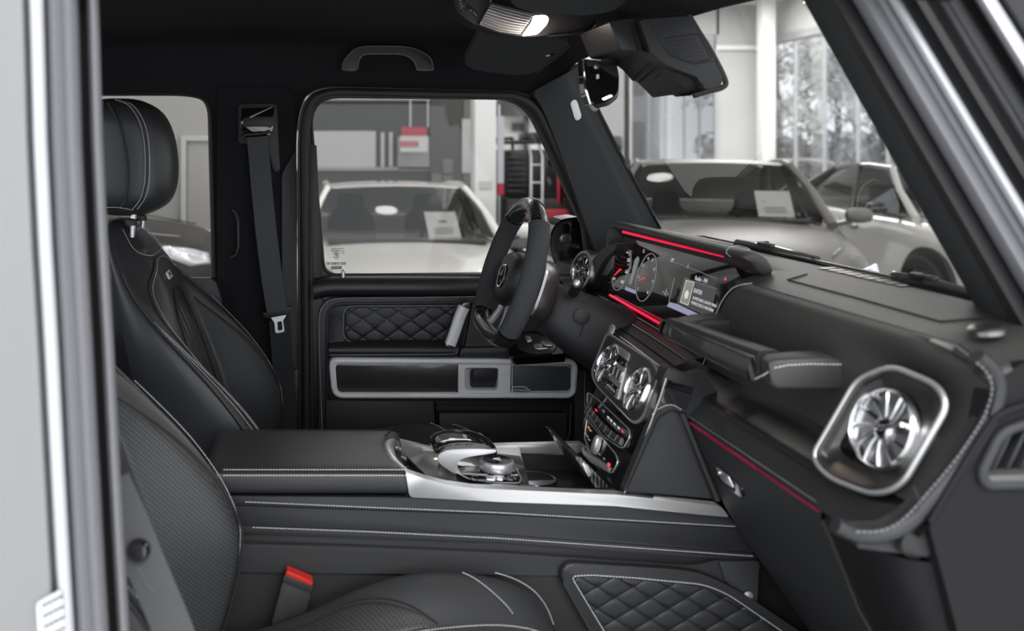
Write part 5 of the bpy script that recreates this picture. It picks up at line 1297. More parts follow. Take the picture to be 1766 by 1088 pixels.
stitch([V((.686, -.43, 1.362)), V((.688, -.448, 1.372)), V((.694, -.466, 1.386)), V((.71, -.472, 1.3915)), V((.74, -.4755, 1.394)), V((.79, -.479, 1.394))], gh, .0052, .0038, .0011)
tube('mount_seam', [V((.72, -.142, 1.3845)), V((.75, -.1445, 1.386)), V((.79, -.146, 1.386))], .001, M_rubber, gh, 6)
for k in range(3):
    lathe('led', [(.0022, 0), (.002, .001), (.0003, .0012)], V((.694, -.385-.014*k, 1.3915)), (-.5, 0, 1), mat('warm_led', (.6, .4, .3), .3, emit=(1, .75, .6), estr=1.2) if 'warm_led' not in MATS else MATS['warm_led'], gh, 8)
# ---- lower dash with glovebox
GP = [(.703, 1.219), (.7035, 1.21), (.722, 1.165), (.751, 1.092), (.785, 1.03), (.817, .985), (.88, .895), (.95, .80)]
def gp(i, y, dx=0): return V((GP[i][0]+dx, y, GP[i][1]))
ga = grid('glovebox_door', [[gp(i, y) for y in (-.172, -.18, -.3, -.42, -.54, -.568)] for i in range(8)], M_soft, da, 0, 0, 60)
grid('glovebox_side', [[gp(i, -.172), gp(i, -.172, .22)] for i in range(8)], M_soft, da, 0, 0, 60)
rows = []
for i in range(8):
    rows.append([gp(i, -.574, .0), gp(i, -.60), gp(i, -.64, -.004), gp(i, -.685, .002), gp(i, -.71, .015), gp(i, -.722, .04), gp(i, -.725, .10)])
grid('lower_end_panel', rows, M_side, da, 0, 1, 180)
tube('glovebox_gap', [gp(i, -.571, -.001) for i in range(1, 8)], .0022, M_silverd, da, 6)
tube('ambient_strip', [V((.7005, y, 1.2195)) for y in (-.172, -.25, -.33, -.40)], .0028, M_redd, da, 6)
tube('ambient_strip', [V((.7005, y, 1.2195)) for y in (-.40, -.48, -.565)], .0018, M_redd, da, 6)
lathe('ambient_lamp', [(.006, 0), (.006, .002), (.0005, .002)], V((.71, -.645, 1.2175)), (-.8, -.4, -.3), M_redd, da, 10)
# latch recess
GN = V((-.93, 0, -.37)); G0 = V((.722, 0, 1.165))
GN = V((GP[3][1]-GP[2][1], 0, -(GP[3][0]-GP[2][0]))).normalized()
if GN.x > 0: GN = -GN
def G(px, py, d): return RP(px, py, G0+GN*d, GN)
plate('latch_recess', [G(x, y, .0015) for x, y in R([(1228, 797, 3), (1243, 806), (1279, 842, 4), (1284, 858, 4), (1276, 857, 4), (1240, 830, 5)], 3)], -GN*.004, M_gloss, da, .0005)
plate('latch_lever', [G(x, y, .004) for x, y in R([(1234, 806, 2), (1255, 822, 2), (1264, 842, 2), (1244, 828, 3)], 2)], -GN*.004, M_silver, da, .001)
lathe('latch_lock', [(.0045, 0), (.0045, .002), (.002, .003)], G(1240, 815, .004), GN, M_chrome, da, 14)
# ---- centre stack
CN = V((-.912, 0, .41)); C0 = V((.649, 0, 1.27))
def Cc(px, py, d=0.): return RP(px, py, C0+CN*d, CN)
cs = empty('centre_stack', (.64, 0, 1.08), 'centre stack with two round silver vents above rows of buttons', 'centre stack')
pan = R([(1046, 570, 10), (1128, 622, 16), (1140, 645, 14), (1108, 728, 16), (1092, 733, 12), (1024, 662, 14), (1018, 640, 12)], 10, 6)
pin = [((x-1078)*.93+1077, (y-650)*.93+650) for x, y in pan]
rows = [[Cc(x, y, -.012) for x, y in pan], [Cc(x, y, 0.) for x, y in pan], [Cc(x, y, .004) for x, y in [((a-1078)*.965+1077.5, (b-650)*.965+650) for a, b in pan]], [Cc(x, y, .003) for x, y in pin]]
grid('vent_panel_rim', rows, M_silver, cs, 0, 0, 60, True)
plate('vent_panel', [Cc(x, y, .003) for x, y in pin], -CN*.012, M_silverd, cs, 0)
vent(Cc(1098, 671, .006), CN, .042, cs); vent(Cc(1047, 627, .006), CN, .042, cs)
col = R([(1067, 594, 3), (1086, 606, 3), (1062, 692, 4), (1046, 668, 4)], 3)
plate('centre_plaque', [Cc(x, y, .006) for x, y in R([(1066, 596, 3), (1085, 609, 3), (1064, 690, 5), (1044, 668, 5)], 3)], -CN*.008, M_silver, cs, .001)
plate('hazard_switch', [Cc(x, y, .008) for x, y in R([(1063, 608, 2), (1081, 622, 2), (1077, 634), (1058, 620)], 2)], -CN*.004, M_gloss, cs, .001)
plate('clock_face', [Cc(x, y, .0085) for x, y in R([(1057, 624, 2), (1075, 639, 2), (1068, 660), (1051, 643)], 2)], -CN*.004, M_silver, cs, .001)
for k in range(3):
    plate('toggle', [Cc(x, y, .011) for x, y in R([(1056+k*6, 627+k*5), (1060+k*6, 630.5+k*5), (1055+k*6, 646+k*5), (1051+k*6, 643+k*5)], 1)], -CN*.004, M_silverd, cs, .0008)
plate('button_row', [Cc(x, y, .008) for x, y in R([(1048, 652, 2), (1065, 668, 2), (1060, 684), (1043, 668)], 2)], -CN*.004, M_gloss, cs, .001)
for k in range(4):
    plate('button_mark', [Cc(x, y, .0085) for x, y in [(1047.5+k*3.6, 661+k*3.6), (1049.5+k*3.6, 663+k*3.6), (1048.7+k*3.6, 666.5+k*3.6), (1046.7+k*3.6, 664.5+k*3.6)]], CN*.0004, M_gfxd, cs, 0)
lathe('lock_button', [(.012, 0), (.012, .004), (.009, .006), (.001, .006)], Cc(1056, 570, .004), CN, M_silver, cs, 20)
# lower controls on their own steeper plane
DN2 = V((-.953, 0, .301)); D0 = V((.630, 0, 1.207))
def Dd(px, py, d=0.): return RP(px, py, D0+DN2*d, DN2)
plate('stack_panel', [Dd(x, y, -.004) for x, y in R([(1030, 655), (1150, 650), (1146, 668), (1078, 850, 3), (1060, 850), (1003, 772, 6), (1003, 745), (1012, 690)], 4)], -DN2*.05, M_gloss, cs, .003)
tube('stack_edge', [Dd(x, y, -.002) for x, y in [(1149, 652), (1140, 682), (1110, 762), (1077, 850)]], .0022, M_silverd, cs, 6)
pa_ = R([(1013, 676, 5), (1028, 686), (1086, 741, 4), (1086, 754, 4), (1076, 772, 4), (1068, 771, 4), (1040, 752), (1028, 735), (1012, 706, 4)], 4)
tube('control_frame', [Dd(x, y, -.002) for x, y in pa_], .0014, M_silver, cs, 6, True)
pb_ = R([(1012, 722, 4), (1062, 783, 4), (1066, 796, 4), (1056, 816, 4), (1047, 813, 4), (1020, 785), (1008, 756, 4)], 4)
tube('control_frame', [Dd(x, y, -.002) for x, y in pb_], .0014, M_silver, cs, 6, True)
tube('toggle_bar', [Dd(x, y, .004) for x, y in spl([(1013, 699), (1022, 715), (1036, 732), (1052, 748), (1072, 762)], 4)], [(.0045, .0075)]*17, M_silverd, cs, 10, up=DN2)
for k in range(9):
    a = k/8
    p = spl([(1014, 700), (1022, 714), (1036, 731), (1052, 747), (1070, 760)], 4)[int(a*16)]
    tube('toggle_rib', [Dd(p[0]-2.6, p[1]+5, .0095), Dd(p[0]+3, p[1]-4.5, .0095)], .0008, M_silver, cs, 5)
for i, (x, y, m) in enumerate([(1049, 720, M_gfx), (1054, 725, M_gfx), (1060, 731, M_gfx), (1067, 738, M_gfx), (1074, 744, M_gfxr), (1028, 707, M_gfxr), (1041, 709, M_gfxd)]):
    plate('button_icon', [Dd(x+a, y+b, -.0032) for a, b in ((-1.6, -3), (1, -1), (1.6, 3), (-1, 1))], DN2*.0006, m, cs, 0)
kn = Dd(1026, 766, .006)
puff('volume_knob', [kn + V((0, 1, 0))*.0095*math.cos(a*.3491) + V((.301, 0, .953))*.0195*math.sin(a*.3491) for a in range(18)], DN2*.004, M_silver, cs, ((1, 0), (.95, .5), (.8, .9), (.4, 1)), -DN2*.008)
for x, y, m in [(1015, 737, 'o'), (1018, 742, 'o'), (1010, 748, 'd'), (1013, 752, 'd'), (1016, 758, 'd'), (1034, 783, 'd'), (1042, 791, 'd')]:
    mm = M_gfxd if m == 'd' else (MATS.get('amber_icon') or mat('amber_icon', (.3, .15, .05), .4, emit=(.9, .4, .15), estr=.4))
    plate('button_icon', [Dd(x+a, y+b, -.0032) for a, b in ((-1.4, -2.4), (1.2, -.6), (1.4, 2.4), (-1.2, .6))], DN2*.0006, mm, cs, 0)
plate('button_icon', [Dd(x, y, -.0032) for x, y in [(1049, 797), (1053, 800), (1051, 806), (1047, 803)]], DN2*.0006, M_gfxr, cs, 0)
plate('control_sill', [Dd(x, y, .002) for x, y in R([(1003, 772, 2), (1020, 784), (1050, 806), (1046, 813), (1018, 797), (1005, 783)], 2)], -DN2*.008, M_silver, cs, .001)
# leather cheek closing the stack on the passenger side
ck = R([(1150, 655), (1210, 650), (1260, 700), (1300, 880), (1232, 864, 3), (1074, 850, 3), (1140, 690)], 5)
plate('stack_cheek', L(R([(1146, 672, 4), (1160, 650, 20), (1215, 640), (1240, 680), (1236, 861, 2), (1076, 846, 2)], 4), -.160), (0, .02, 0), M_soft, cs, .004)
plate('cheek_panel', L(R([(1136, 722, 6), (1158, 708, 8), (1170, 712, 6), (1228, 859, 3), (1082, 845, 3)], 4), -.166), (0, .012, 0), M_soft, cs, .006, 3)
plate('stack_shoulder', L(R([(1141, 655, 4), (1153, 630, 12), (1200, 652, 24), (1216, 700, 20), (1196, 738, 6), (1174, 706, 10), (1138, 712, 4)], 6, 5), -.161), (0, .03, 0), M_leather, cs, .008, 3)
stitch(L(spl([(1126, 714), (1136, 705), (1150, 699), (1162, 699), (1176, 707)], 5), -.162), cs, .0046, .0032, .0009)
tube('cheek_roll', L(spl([(1176, 712), (1196, 760), (1218, 815), (1238, 862)], 4), -.166), .006, M_soft, cs, 8)
# ================================================================== CENTRE CONSOLE
co = empty('centre_console', (.3, 0, .66), 'black leather centre console with silver rails and carbon fibre tray', 'console')
def band(name, pts, y, m, bev=.004, d=.06, r=3): return plate(name, L(R(pts, r), y), (0, d, 0), m, co, bev, 3)
box('console_core', (-.25, -.11, .66), (.78, .13, 1.035), M_plastic, co, .01)
band('leather_band', [(330, 855), (707, 858), (860, 866), (1060, 873), (1258, 892), (1273, 911), (860, 886), (330, 868)], -.148, M_leather)
band('leather_band', [(330, 870), (860, 888), (1276, 912), (1300, 953), (860, 921), (330, 903)], -.151, M_leather)
band('leather_roll', [(330, 904), (860, 922), (1302, 955), (1306, 968), (860, 934), (330, 917)], -.153, M_leather, .005)
band('shadow_band', [(330, 916), (860, 932), (1306, 966), (1312, 980), (1220, 985, 20), (860, 955), (330, 938)], -.146, M_plastic)
band('lower_panel', [(330, 936), (600, 942), (860, 953), (1200, 976, 30), (1240, 964, 20), (1308, 969), (1302, 1040), (1250, 1035), (960, 992), (330, 986)], -.157, M_soft, .005)
band('tunnel_side', [(330, 987), (720, 989), (960, 992), (1000, 1010), (1300, 1180), (330, 1200)], -.150, M_plastic, .003)
stitch(L([(425, 865.5), (640, 875), (860, 884), (1270, 908)], -.1495), co, .0052, .0036, .0009)
stitch(L([(438, 909.5), (640, 917), (860, 928), (1298, 959)], -.1545), co, .0052, .0036, .0009)
# quilted knee pad
kp_o = R([(963, 992, 16), (978, 970, 14), (1172, 982, 30), (1215, 990, 40), (1280, 1022, 30), (1440, 1130), (1440, 1220), (1090, 1220)], 8, 5)
kp = plate('knee_pad', L(kp_o, -.172), (0, .03, 0), M_leather, co, .008, 3)
kw = R([(985, 994, 10), (1017, 991.5, 14), (1099, 997, 10), (1215, 1008, 20), (1256, 1025, 20), (1400, 1124), (1400, 1210), (1115, 1210)], 8, 4)
quilt(co, [((x-1120)*.985+1120, (y-1060)*.985+1061) for x, y in kw], (1061, 1031), (31, 18.7), (31, -18.7), lambda x, y: U(x, y, -.1725), (0, -.0024, 0), M_leather, 14)
stitch(L(kw, -.1735), co, .0056, .004, .0011, None, True)
band('knee_bracket', [(1240, 968), (1309, 968), (1306, 1042), (1282, 1030), (1250, 1000)], -.162, M_soft, .004, .03)
lathe('trim_clip', [(.008, 0), (.008, .002), (.001, .003)], U(1290, 1027, -.166), (0, -1, 0), M_silver, co, 12)
ft = plate('footwell_carpet', L([(1285, 965), (1330, 950), (1560, 1240), (1250, 1240)], -.140), (0, .02, 0), M_carpet, co, 0)
# armrest lid
ar = empty('armrest', (.04, 0, 1.085), 'padded black leather armrest lid with double white stitching', 'armrest')
def fx(y): return tab(y, [(-.15, .212), (-.10, .20), (-.04, .184), (.0, .181), (.05, .192), (.10, .216), (.14, .232)])
PR = [(-.140, 1.0845), (-.148, 1.087), (-.1505, 1.095), (-.150, 1.112), (-.1475, 1.122), (-.140, 1.1285), (-.11, 1.132), (-.05, 1.134), (.0, 1.1335), (.05, 1.131), (.09, 1.127), (.118, 1.120), (.130, 1.112), (.136, 1.10), (.136, 1.085)]
rows = []
for t in (0, .012, .04, .1, .3, .5, .7, .88, .96, .985, 1.0):
    sq = 1 if .03 < t < .97 else (.9 if .005 < t < .99 else .8)
    rows.append([V((lerp(-.155 + .03*(y/.15)**2*0, fx(y), t), y*(1 if sq == 1 else .985+.015*sq), 1.085+(z-1.085)*sq)) for y, z in PR])
grid('lid', rows, M_leather, ar, 0, 1, 180, True, False, True)
for z, dy in ((1.1275, -.1425), (1.1195, -.149)):
    stitch([V((lerp(-.12, .205, i/30), dy, z+.0007)) for i in range(31)], ar, .0052, .0036, .0010)
tube('seam', [V((lerp(-.13, .205, i/10), -.1462, 1.1238)) for i in range(11)], .0013, M_rubber, ar, 6)
tube('lid_crease', [V((lerp(-.10, .19, i/10), .112, 1.1225)) for i in range(11)]+[V((.205, .105, 1.1235)), V((.195, .075, 1.129)), V((.186, .05, 1.131))], .0012, M_rubber, ar, 6)
# silver saddle and rails
lp = [U(735, 826, -.142), U(712, 818, -.141), U(694, 806, -.125), U(678, 790, -.09), U(668, 772, -.03), U(669, 761, .03), U(682, 757, .085), U(712, 763, .118), U(750, 772, .13), U(800, 774, .134), U(857, 775, .135)]
lps = [V(p) for p in spl(lp, 5)]
rows = []
cen = V((.33, 0, 1.10))
for p in lps:
    inw = (V((cen.x, cen.y, p.z))-p); inw.z = 0
    if abs(p.x) > .26: inw = V((0, -math.copysign(1, p.y), 0))
    inw = inw.normalized()
    rows.append([p-inw*.008+V((0, 0, -.02)), p-inw*.008+V((0, 0, -.001)), p+V((0, 0, .003)), p+inw*.007+V((0, 0, .001)), p+inw*.013+V((0, 0, -.006)), p+inw*.017+V((0, 0, -.016)), p+inw*.02+V((0, 0, -.034))])
grid('silver_saddle', rows, M_silver, co, 0, 1, 180)
band('side_rail', [(699, 814, 4), (735, 826), (769, 835), (818, 842), (909, 846), (1063, 853), (1243, 873), (1258, 892), (1060, 872.5), (860, 865.5), (707, 857)], -.1535, M_silver, .003, .022, 4)
band('rail_gap', [(707, 840), (900, 846), (1066, 852), (1120, 848), (1215, 862), (1236, 873), (1063, 857)], -.13, M_gloss, .001, .03)
fr_ = [U(x, y, .135) for x, y in R([(840, 768), (1004, 764, 3), (1008, 778), (990, 783), (840, 781)], 2)]
plate('side_rail', fr_, (0, .016, 0), M_silver, co, .003)
tube('rail_lip', [U(850, 783, .128), U(990, 786, .128)], .004, M_gloss, co, 8)
# carbon tray around the controller
tr = R([(690, 776, 10), (742, 778, 12), (840, 772), (896, 772, 3), (917, 851, 3), (820, 846), (738, 822, 10)], 8, 4)
def zt(x): return 1.082 - .018*sm(.25, .60, x)
M_carbont = carbon_mat('carbon_fibre_tray', (0, 0, math.radians(40)), 190, (.004, .004, .004), (.10, .10, .10), .7)
plate('carbon_tray', [UZ(x, y, 1.078) for x, y in tr], (0, 0, -.015), M_carbont, co, .001)
tb = [(700, 778), (735, 786), (758, 800), (768, 820), (745, 822), (715, 805), (700, 790)]
for k, (xa, ya) in enumerate(((681, 769), (690, 786))):
    plate('saddle_switch', [U(x, y, -.005) for x, y in R([(xa, ya, 3), (xa+11, ya+3, 3), (xa+13, ya+13, 3), (xa+3, ya+9, 3)], 3)], (0, .02, .006), M_silverd, co, .002)
# controller: palm rest with silver arm, rotary dial and its button field
ct = empty('rotary_controller', (.36, 0, 1.078), 'silver and black palm rest controller with rotary dial on the carbon tray', 'controller')
pod = R([(744, 776, 8), (749, 764, 8), (768, 757, 10), (800, 754, 16), (834, 758, 12), (856, 770, 6), (856, 780, 3), (820, 782), (770, 784)], 6, 5)
rows = []
for y, k in ((-.040, .90), (-.035, .97), (-.02, 1.0), (.015, 1.0), (.035, .97), (.042, .88)):
    c = U(800, 776, -.02)
    rows.append([V((c.x+(p.x-c.x)*k, y, c.z+(p.z-c.z)*k)) for p in L(pod, -.02)])
grid('touch_pad', rows, M_gloss, ct, 0, 0, 60, True, False, True)
arm_o = [(858, 776, 3), (818, 773.5, 20), (769, 776, 14), (753, 786, 10), (758, 800, 8), (782, 816, 8), (796, 818, 4), (788, 806, 6), (790, 794, 8), (806, 788, 10), (830, 784.5), (853, 781, 3)]
plate('silver_arm', L(R(arm_o, 6, 5), -.046), (0, .018, 0), M_silver, ct, .006, 4)
plate('silver_arm', L(R(arm_o, 6, 5), .03), (0, .016, 0), M_silver, ct, .005, 3)
for a, b, c_, d_ in ((764, 771, 781, 769), (785, 768.5, 800, 767.5), (803, 767.5, 818, 768)):
    plate('pad_key', [U(a, b, -.043), U(c_, d_, -.043), U(c_-2, d_-8, -.034), U(a, b-8, -.034)], (0, .003, 0), M_silverd, ct, .0008)
kc = UZ(857, 805, 1.092)
kc = V((U(857, 800, -.03).x, -.03, 1.083))
lathe('dial_base', [(.036, 0), (.036, .004), (.033, .008), (.02, .009)], kc, (0, 0, 1), M_gloss, ct, 36)
lathe('rotary_dial', [(.030, .006), (.033, .010), (.0335, .020), (.0315, .0245), (.028, .026)], kc, (0, 0, 1), M_silver, ct, 40)
lathe('dial_top', [(.0285, .0245), (.0275, .0262), (.012, .0265), (.001, .0265)], kc, (0, 0, 1), M_gloss, ct, 32)
text('dial_arrow', '<', kc+V((0, .0, .0265)), (1, 0, 0), (0, 1, 0), .03, M_gfx, ct, .0004)
bf = R([(783, 812, 6), (800, 806, 4), (884, 800, 4), (899, 822, 4), (896, 833, 4), (852, 832), (808, 826, 10)], 5, 4)
plate('button_field', [UZ(x, y, 1.088) for x, y in bf], (0, 0, -.008), M_gloss, ct, .001)
tube('field_rim', [UZ(x, y, 1.0885) for x, y in bf], .0011, M_silver, ct, 6, True)
tube('field_line', [UZ(786, 815, 1.089), UZ(830, 818, 1.089), UZ(893, 819, 1.089)], .0011, M_silver, ct, 6)
for k, x in enumerate((812, 838, 856, 874)):
    w = 18 if k == 1 else 13
    puff('field_button', [UZ(a, b, 1.0885) for a, b in R([(x, 821), (x+w, 822), (x+w-1, 829), (x, 828)], 2)], (0, 0, .003), M_silver if k in (1, 2) else M_gloss, ct, ((1, 0), (.92, .8), (.5, 1)))
for x, y in ((815, 825), (889, 826), (887, 812), (892, 818), (803, 808), (812, 806)):
    lathe('field_mark', [(.0018, 0), (.0018, .0006), (.0002, .0006)], UZ(x, y, 1.0915), (0, 0, 1), M_gfxd, ct, 8)
# cup holder bay ahead of the tray
cu = empty('cup_holder', (.50, 0, 1.03), 'black open cup holder bay between the silver rails', 'cup holder')
bayp = [V((.425, -.118, 1.073)), V((.60, -.118, 1.066)), V((.60, .118, 1.066)), V((.425, .118, 1.073))]
rows = [[p for p in bayp], [p+V((0, 0, -.03)) for p in bayp]]
grid('bay_wall', rows, M_plastic, cu, 0, 0, 30, True)
plate('bay_floor', [p+V((0, 0, -.03)) for p in bayp], (0, 0, -.004), M_plastic, cu, 0)
for dx, dy in ((.06, -.055), (.06, .055)):
    c = V((.425+dx, dy, 1.0415))
    tube('cup_ring', [c+V((math.cos(a*.2244)*.042, math.sin(a*.2244)*.042, 0)) for a in range(28)], .0028, M_silverd, cu, 6, True)
    lathe('cup_well', [(.040, .001), (.040, .0014), (.001, .0014)], c, (0, 0, 1), M_gloss, cu, 28)
plate('sliding_cover', [U(x, y, -.10) for x, y in R([(991, 787, 2), (1002, 789), (1062, 851, 2), (1034, 851)], 2)], (0, .20, -.004), M_carbont, cu, .002)
plate('cover_grip', [U(x, y, -.104) for x, y in R([(1003, 798, 3), (1010, 798, 3), (1021, 818, 4), (1016, 824, 4)], 3)], (0, .06, 0), M_silver, cu, .002)
# ================================================================== OVERHEAD
gh2 = empty('roof_grab_handle', U(668, 120, .73), "black ceiling grab handle above the driver's window", 'grab handle')
ho = R([(590, 121, 3), (592, 104, 10), (614, 82, 10), (640, 79.5), (690, 80), (716, 83, 12), (744, 99, 10), (748, 121, 3), (719, 121, 3), (716, 106, 8), (702, 96, 8), (688, 93, 8), (632, 93, 10), (620, 98, 8), (617, 119, 3)], 5, 4)
plate('grip', L(ho, .70), (0, .024, 0), M_plastic, gh2, .004, 3)
for xa in (597, 722):
    plate('hinge_cover', L(R([(xa, 108), (xa+19, 107), (xa+20, 123), (xa-1, 123)], 4), .724), (0, .03, 0), M_plastic, gh2, .003)
tube('grip_edge', L([(p[0], p[1]) for p in ho], .7005), .0012, M_rubgrey, gh2, 5, True)

# driver's sun visor folded against the headliner
vs = empty('sun_visor', U(880, 100, .40), "black suede driver's sun visor folded up by the windscreen", 'sun visor')
def vz(py): return lerp(.30, .52, (py-50)/80)
vo = R([(829, 52, 8), (801, 106, 10), (806, 118, 10), (840, 124), (892, 130), (925, 126, 6), (962, 98), (983, 79, 4), (978, 72), (930, 52)], 8, 4)
plate('visor_board', [U(x, y, vz(y)) for x, y in vo], (0, .01, .016), M_suede2, vs, .006, 3)
plate('mirror_flap_notch', [U(x, y, vz(y)-.004) for x, y in R([(939, 96, 3), (955, 91, 3), (961, 95, 3), (948, 99, 3)], 2)], (0, .004, 0), M_gloss, vs, 0)
tube('visor_hem', [U(x, y, vz(y)-.001) for x, y in [(925, 126), (962, 98), (982, 80)]], .0018, M_soft, vs, 6)
tube('visor_rod', [U(965, 58, .33), U(1000, 52, .30), U(1027, 38, .24)], .006, M_plastic, vs, 8)

# overhead lamp console: button strip, ribbed lens, lit reading lamp
oc = empty('overhead_console', U(870, 0, .05), 'overhead lamp console with ribbed lens and one lit reading lamp', 'ceiling lamp')
def O(px, py, d=0.): return U(px, py, .02 + d)
base = R([(740, -60), (786, 8, 12), (800, 24, 16), (826, 44, 20), (880, 62, 30), (915, 64, 10), (1000, 55, 20), (1025, 42, 10), (1030, 26), (1060, -60)], 8, 4)
plate('housing', [O(x, y, .012) for x, y in base], (0, .16, .02), M_suede, oc, .01, 3)
plate('switch_strip', [O(x, y, .004) for x, y in R([(780, -14), (846, -14), (844, 8), (826, 42, 3), (812, 34, 8), (796, 22, 8), (784, 6, 6)], 3)], (0, .02, 0), M_plastic, oc, .003)
for q in ([(786, -8), (806, -8), (803, 6), (797, 20), (788, 10)], [(808, -8), (834, -8), (836, 2), (826, 20), (804, 4)], [(803, 7), (825, 22), (822, 38), (812, 33), (799, 22)]):
    plate('switch', [O(x, y) for x, y in R(q, 2)], (0, .008, 0), M_soft, oc, .002)
for x, y in ((818, 22), (821, 26), (812, 18), (795, 6), (797, 11), (794, 1)):
    plate('switch_mark', [O(x-.9, y-.9, -.0005), O(x+.9, y-.9, -.0005), O(x+.9, y+.9, -.0005), O(x-.9, y+.9, -.0005)], (0, .0004, 0), M_gfxd, oc, 0)
tube('strip_edge', [O(x, y, -.001) for x, y in [(828, 42), (838, 25), (846, 6), (848, -10)]], .0018, M_silver, oc, 6)
tube('strip_edge', [O(x, y, -.001) for x, y in [(797, 24), (803, 7), (807, -8)]], .0014, M_silverd, oc, 6)
# lens: curved ribbed glass
M_lens = mat('clear_lens', (.45, .45, .46), .12, .1, coat=1.)
def lens(px, py): return O(px, py, -.004)
tl_, tr_, br_, bl_ = (847, 6), (920, 26), (897, 60), (826, 43)
def bil(s, t):
    a = (lerp(tl_[0], tr_[0], s), lerp(tl_[1], tr_[1], s)-4*math.sin(math.pi*s)*0); b = (lerp(bl_[0], br_[0], s), lerp(bl_[1], br_[1], s)+5*math.sin(math.pi*s))
    return lerp(a[0], b[0], t), lerp(a[1], b[1], t)
NR = 9
for k in range(NR):
    rows = []
    for dd, tt in ((.004, 0), (-.003, .25), (-.004, .5), (-.003, .75), (.004, 1)):
        t = (k+tt)/NR
        rows.append([O(*bil(i/10, t), dd - .012*math.sin(math.pi*t)) for i in range(11)])
    grid('lens_rib', rows, M_lens, oc, 0, 0, 60)
plate('lens_back', [O(*bil(0, 0), .008), O(*bil(1, 0), .008), O(*bil(1, 1), .008), O(*bil(.5, 1), .008), O(*bil(0, 1), .008)], (0, .004, 0), M_silver, oc, 0)
tube('lens_frame', [O(*p, -.006) for p in ((847, 5), (921, 25), (915, 38), (899, 61), (860, 56), (825, 43))], .0018, M_plastic, oc, 6, True)
M_lit = mat('lamp_and_glint_glow', (.9, .85, .8), .3, emit=(1., .90, .80), estr=5.)
plate('reading_lamp', [O(x, y, -.003) for x, y in R([(922, 27, 2), (941, 26, 4), (947, 31, 4), (943, 42, 3), (928, 58, 4), (903, 61, 3)], 3)], (0, .012, 0), M_lit, oc, .003)
for k in range(10):
    x, y = [(926, 34), (931, 40), (937, 34), (920, 45), (926, 50), (914, 52), (933, 47), (919, 56), (939, 40), (910, 58)][k]
    lathe('lamp_facet', [(.0012, 0), (.0008, .0012), (.0001, .0014)], O(x, y, -.003), (0, -1, 0), M_silverd, oc, 6)
rl = bpy.data.lights.new('reading_lamp_light', 'POINT'); rl.energy = .25; rl.color = (1, .82, .68); rl.shadow_soft_size = .015
rlo = bpy.data.objects.new('reading_lamp_light', rl); COL.objects.link(rlo); rlo.location = O(922, 66, -.03); rlo.parent = oc; rlo.location -= oc.location
tube('console_bezel', [O(x, y, .0) for x, y in spl([(945, 62), (985, 58), (1005, 52), (1020, 46), (1026, 38)], 4)], .004, M_gloss, oc, 8)
# passenger visor, folded, crossing the top of the picture
vp = empty('sun_visor', U(1000, 8, -.25), 'black suede passenger sun visor above the sensor housing', 'sun visor')
vpo = R([(872, -40), (880, 8, 10), (905, 18, 20), (1000, 27, 20), (1040, 24, 20), (1075, 12, 14), (1100, -40)], 8, 4)
plate('visor_board', [U(x, y, -.12) for x, y in vpo], (0, -.05, .03), M_suede2, vp, .008, 3)

# interior mirror
im = empty('interior_mirror', U(1035, 140, .0), 'black interior mirror hanging beside the sensor housing', 'mirror')
mo = R([(1004, 101, 5), (1030, 104, 6), (1062, 107, 6), (1068, 130, 8), (1066, 160, 8), (1046, 176, 6), (1019, 182, 4), (1009, 160, 6)], 6, 5)
plate('mirror_shell', L(mo, -.03), (0, .03, 0), M_gloss, im, .010, 4)
plate('mirror_face', L(R([(1003, 101, 3), (1007, 101, 2), (1011, 150), (1020, 181, 2), (1017, 180, 2), (1007, 150)], 2), -.033), (.085, .23, 0), M_chrome, im, .001)
plate('mirror_body', L([((x-1036)*.94+1034, (y-142)*.94+142) for x, y in mo], .0), (.075, .20, 0), M_plastic, im, .008, 3)
lathe('mirror_lens', [(.0045, 0), (.0045, .002), (.001, .0026)], U(1028, 115, -.031), (0, -1, 0), M_silverd, im, 14)
plate('mirror_button', L(R([(1028, 129, 2), (1033, 127, 2), (1034, 135, 2), (1029, 137, 2)], 2), -.0315), (0, .002, 0), M_white, im, .0005)
plate('painted_glint', L(R([(1038, 170, 2), (1054, 163, 3), (1057, 166, 2), (1042, 173, 2)], 2), -.0315), (0, .002, 0), M_lit, im, .0005)  # glowing patch put in for light reflected at the mirror's lower edge
tube('mirror_stalk', [U(1050, 112, .02), U(1056, 85, .03), U(1062, 60, .04), U(1075, 40, .05)], [.016, .018, .022, .026], M_plastic, im, 12)

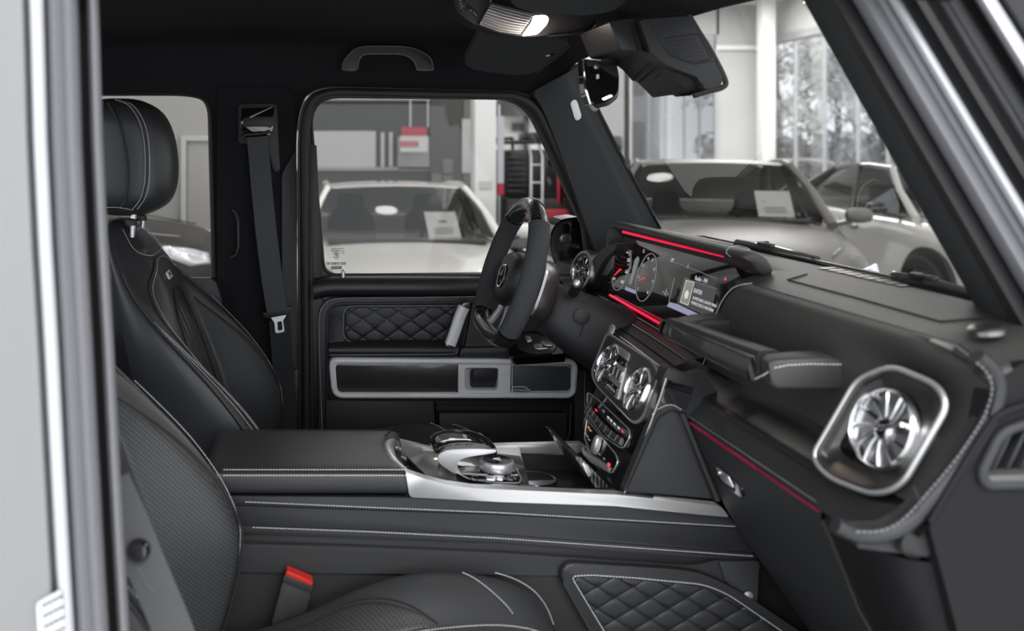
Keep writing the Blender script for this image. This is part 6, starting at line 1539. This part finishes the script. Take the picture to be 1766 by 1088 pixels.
# sensor housing on the windscreen
sh = empty('sensor_housing', U(1170, 100, -.05), 'large black sensor housing with slotted vents on the windscreen', 'sensor housing')
YS_ = -.16
side = R([(1103, 34, 4), (1188, 28, 4), (1224, 88), (1247, 134, 8), (1244, 148, 5), (1216, 155, 4), (1207, 134, 14), (1152, 114, 12), (1122, 90, 8)], 6, 5)
plate('side_shell', L(side, YS_), (0, .04, 0), M_soft, sh, .008, 4)
loA = [(1090, 40), (1103, 86), (1122, 92), (1152, 115), (1206, 134), (1216, 154), (1190, 165)]
loB = [(1050, 40), (1062, 100), (1072, 118), (1090, 139), (1120, 147), (1147, 157), (1166, 167)]
rows = [L(loA, YS_+.012)]
for k in (.33, .66): rows.append([U(lerp(a[0], b[0], k), lerp(a[1], b[1], k), lerp(YS_+.012, .06, k)) for a, b in zip(loA, loB)])
rows.append(L(loB, .06))
grid('belly', rows, M_plastic, sh, 0, 0, 35)
plate('core', L(R([(1050, 38), (1180, 20), (1222, 90), (1240, 140), (1190, 160), (1150, 120), (1110, 90), (1070, 85)], 4), YS_+.03), (0, .17, 0), M_plastic, sh, .004)
tube('housing_gasket', L(spl([(1188, 26), (1206, 56), (1226, 88), (1250, 136), (1247, 150), (1222, 157), (1196, 165)], 4), YS_+.004), .005, M_rubber, sh, 8)
for k in range(6):
    y0 = 68 + k*6.6; xa = 1151 + k*3.4; xb = 1200 + k*4.2
    if k == 5: xa += 20
    plate('vent_slot', L(R([(xa, y0+2.5, 1.5), (xb, y0-1.5, 1.5), (xb+2, y0+1.7, 1.5), (xa+2, y0+5.5, 1.5)], 1.5), YS_-.0012), (0, .004, 0), M_rubber, sh, .0004)
tube('vent_surround', L(R([(1146, 66, 4), (1205, 58, 5), (1228, 102, 6), (1196, 110, 4), (1154, 92, 8)], 4, 4), YS_-.0002), .0012, M_rubber, sh, 6, True)
tube('shell_joint', L([(1122, 44), (1146, 84), (1158, 97), (1196, 111), (1230, 106)], YS_-.0002), .0009, M_rubber, sh, 6)
for k in range(7):
    t = k/6
    pa1, pb1 = (lerp(1130, 1200, t), lerp(98, 134, t)), (lerp(1088, 1150, t), lerp(136, 158, t))
    a, b = [U(lerp(pa1[0], pb1[0], q), lerp(pa1[1], pb1[1], q), lerp(YS_+.012, .06, q)) for q in (.25, .85)]
    tube('belly_rib', [a+V((-.002, -.004, -.008)), b+V((-.002, -.004, -.008))], .0030, M_rubber, sh, 6)
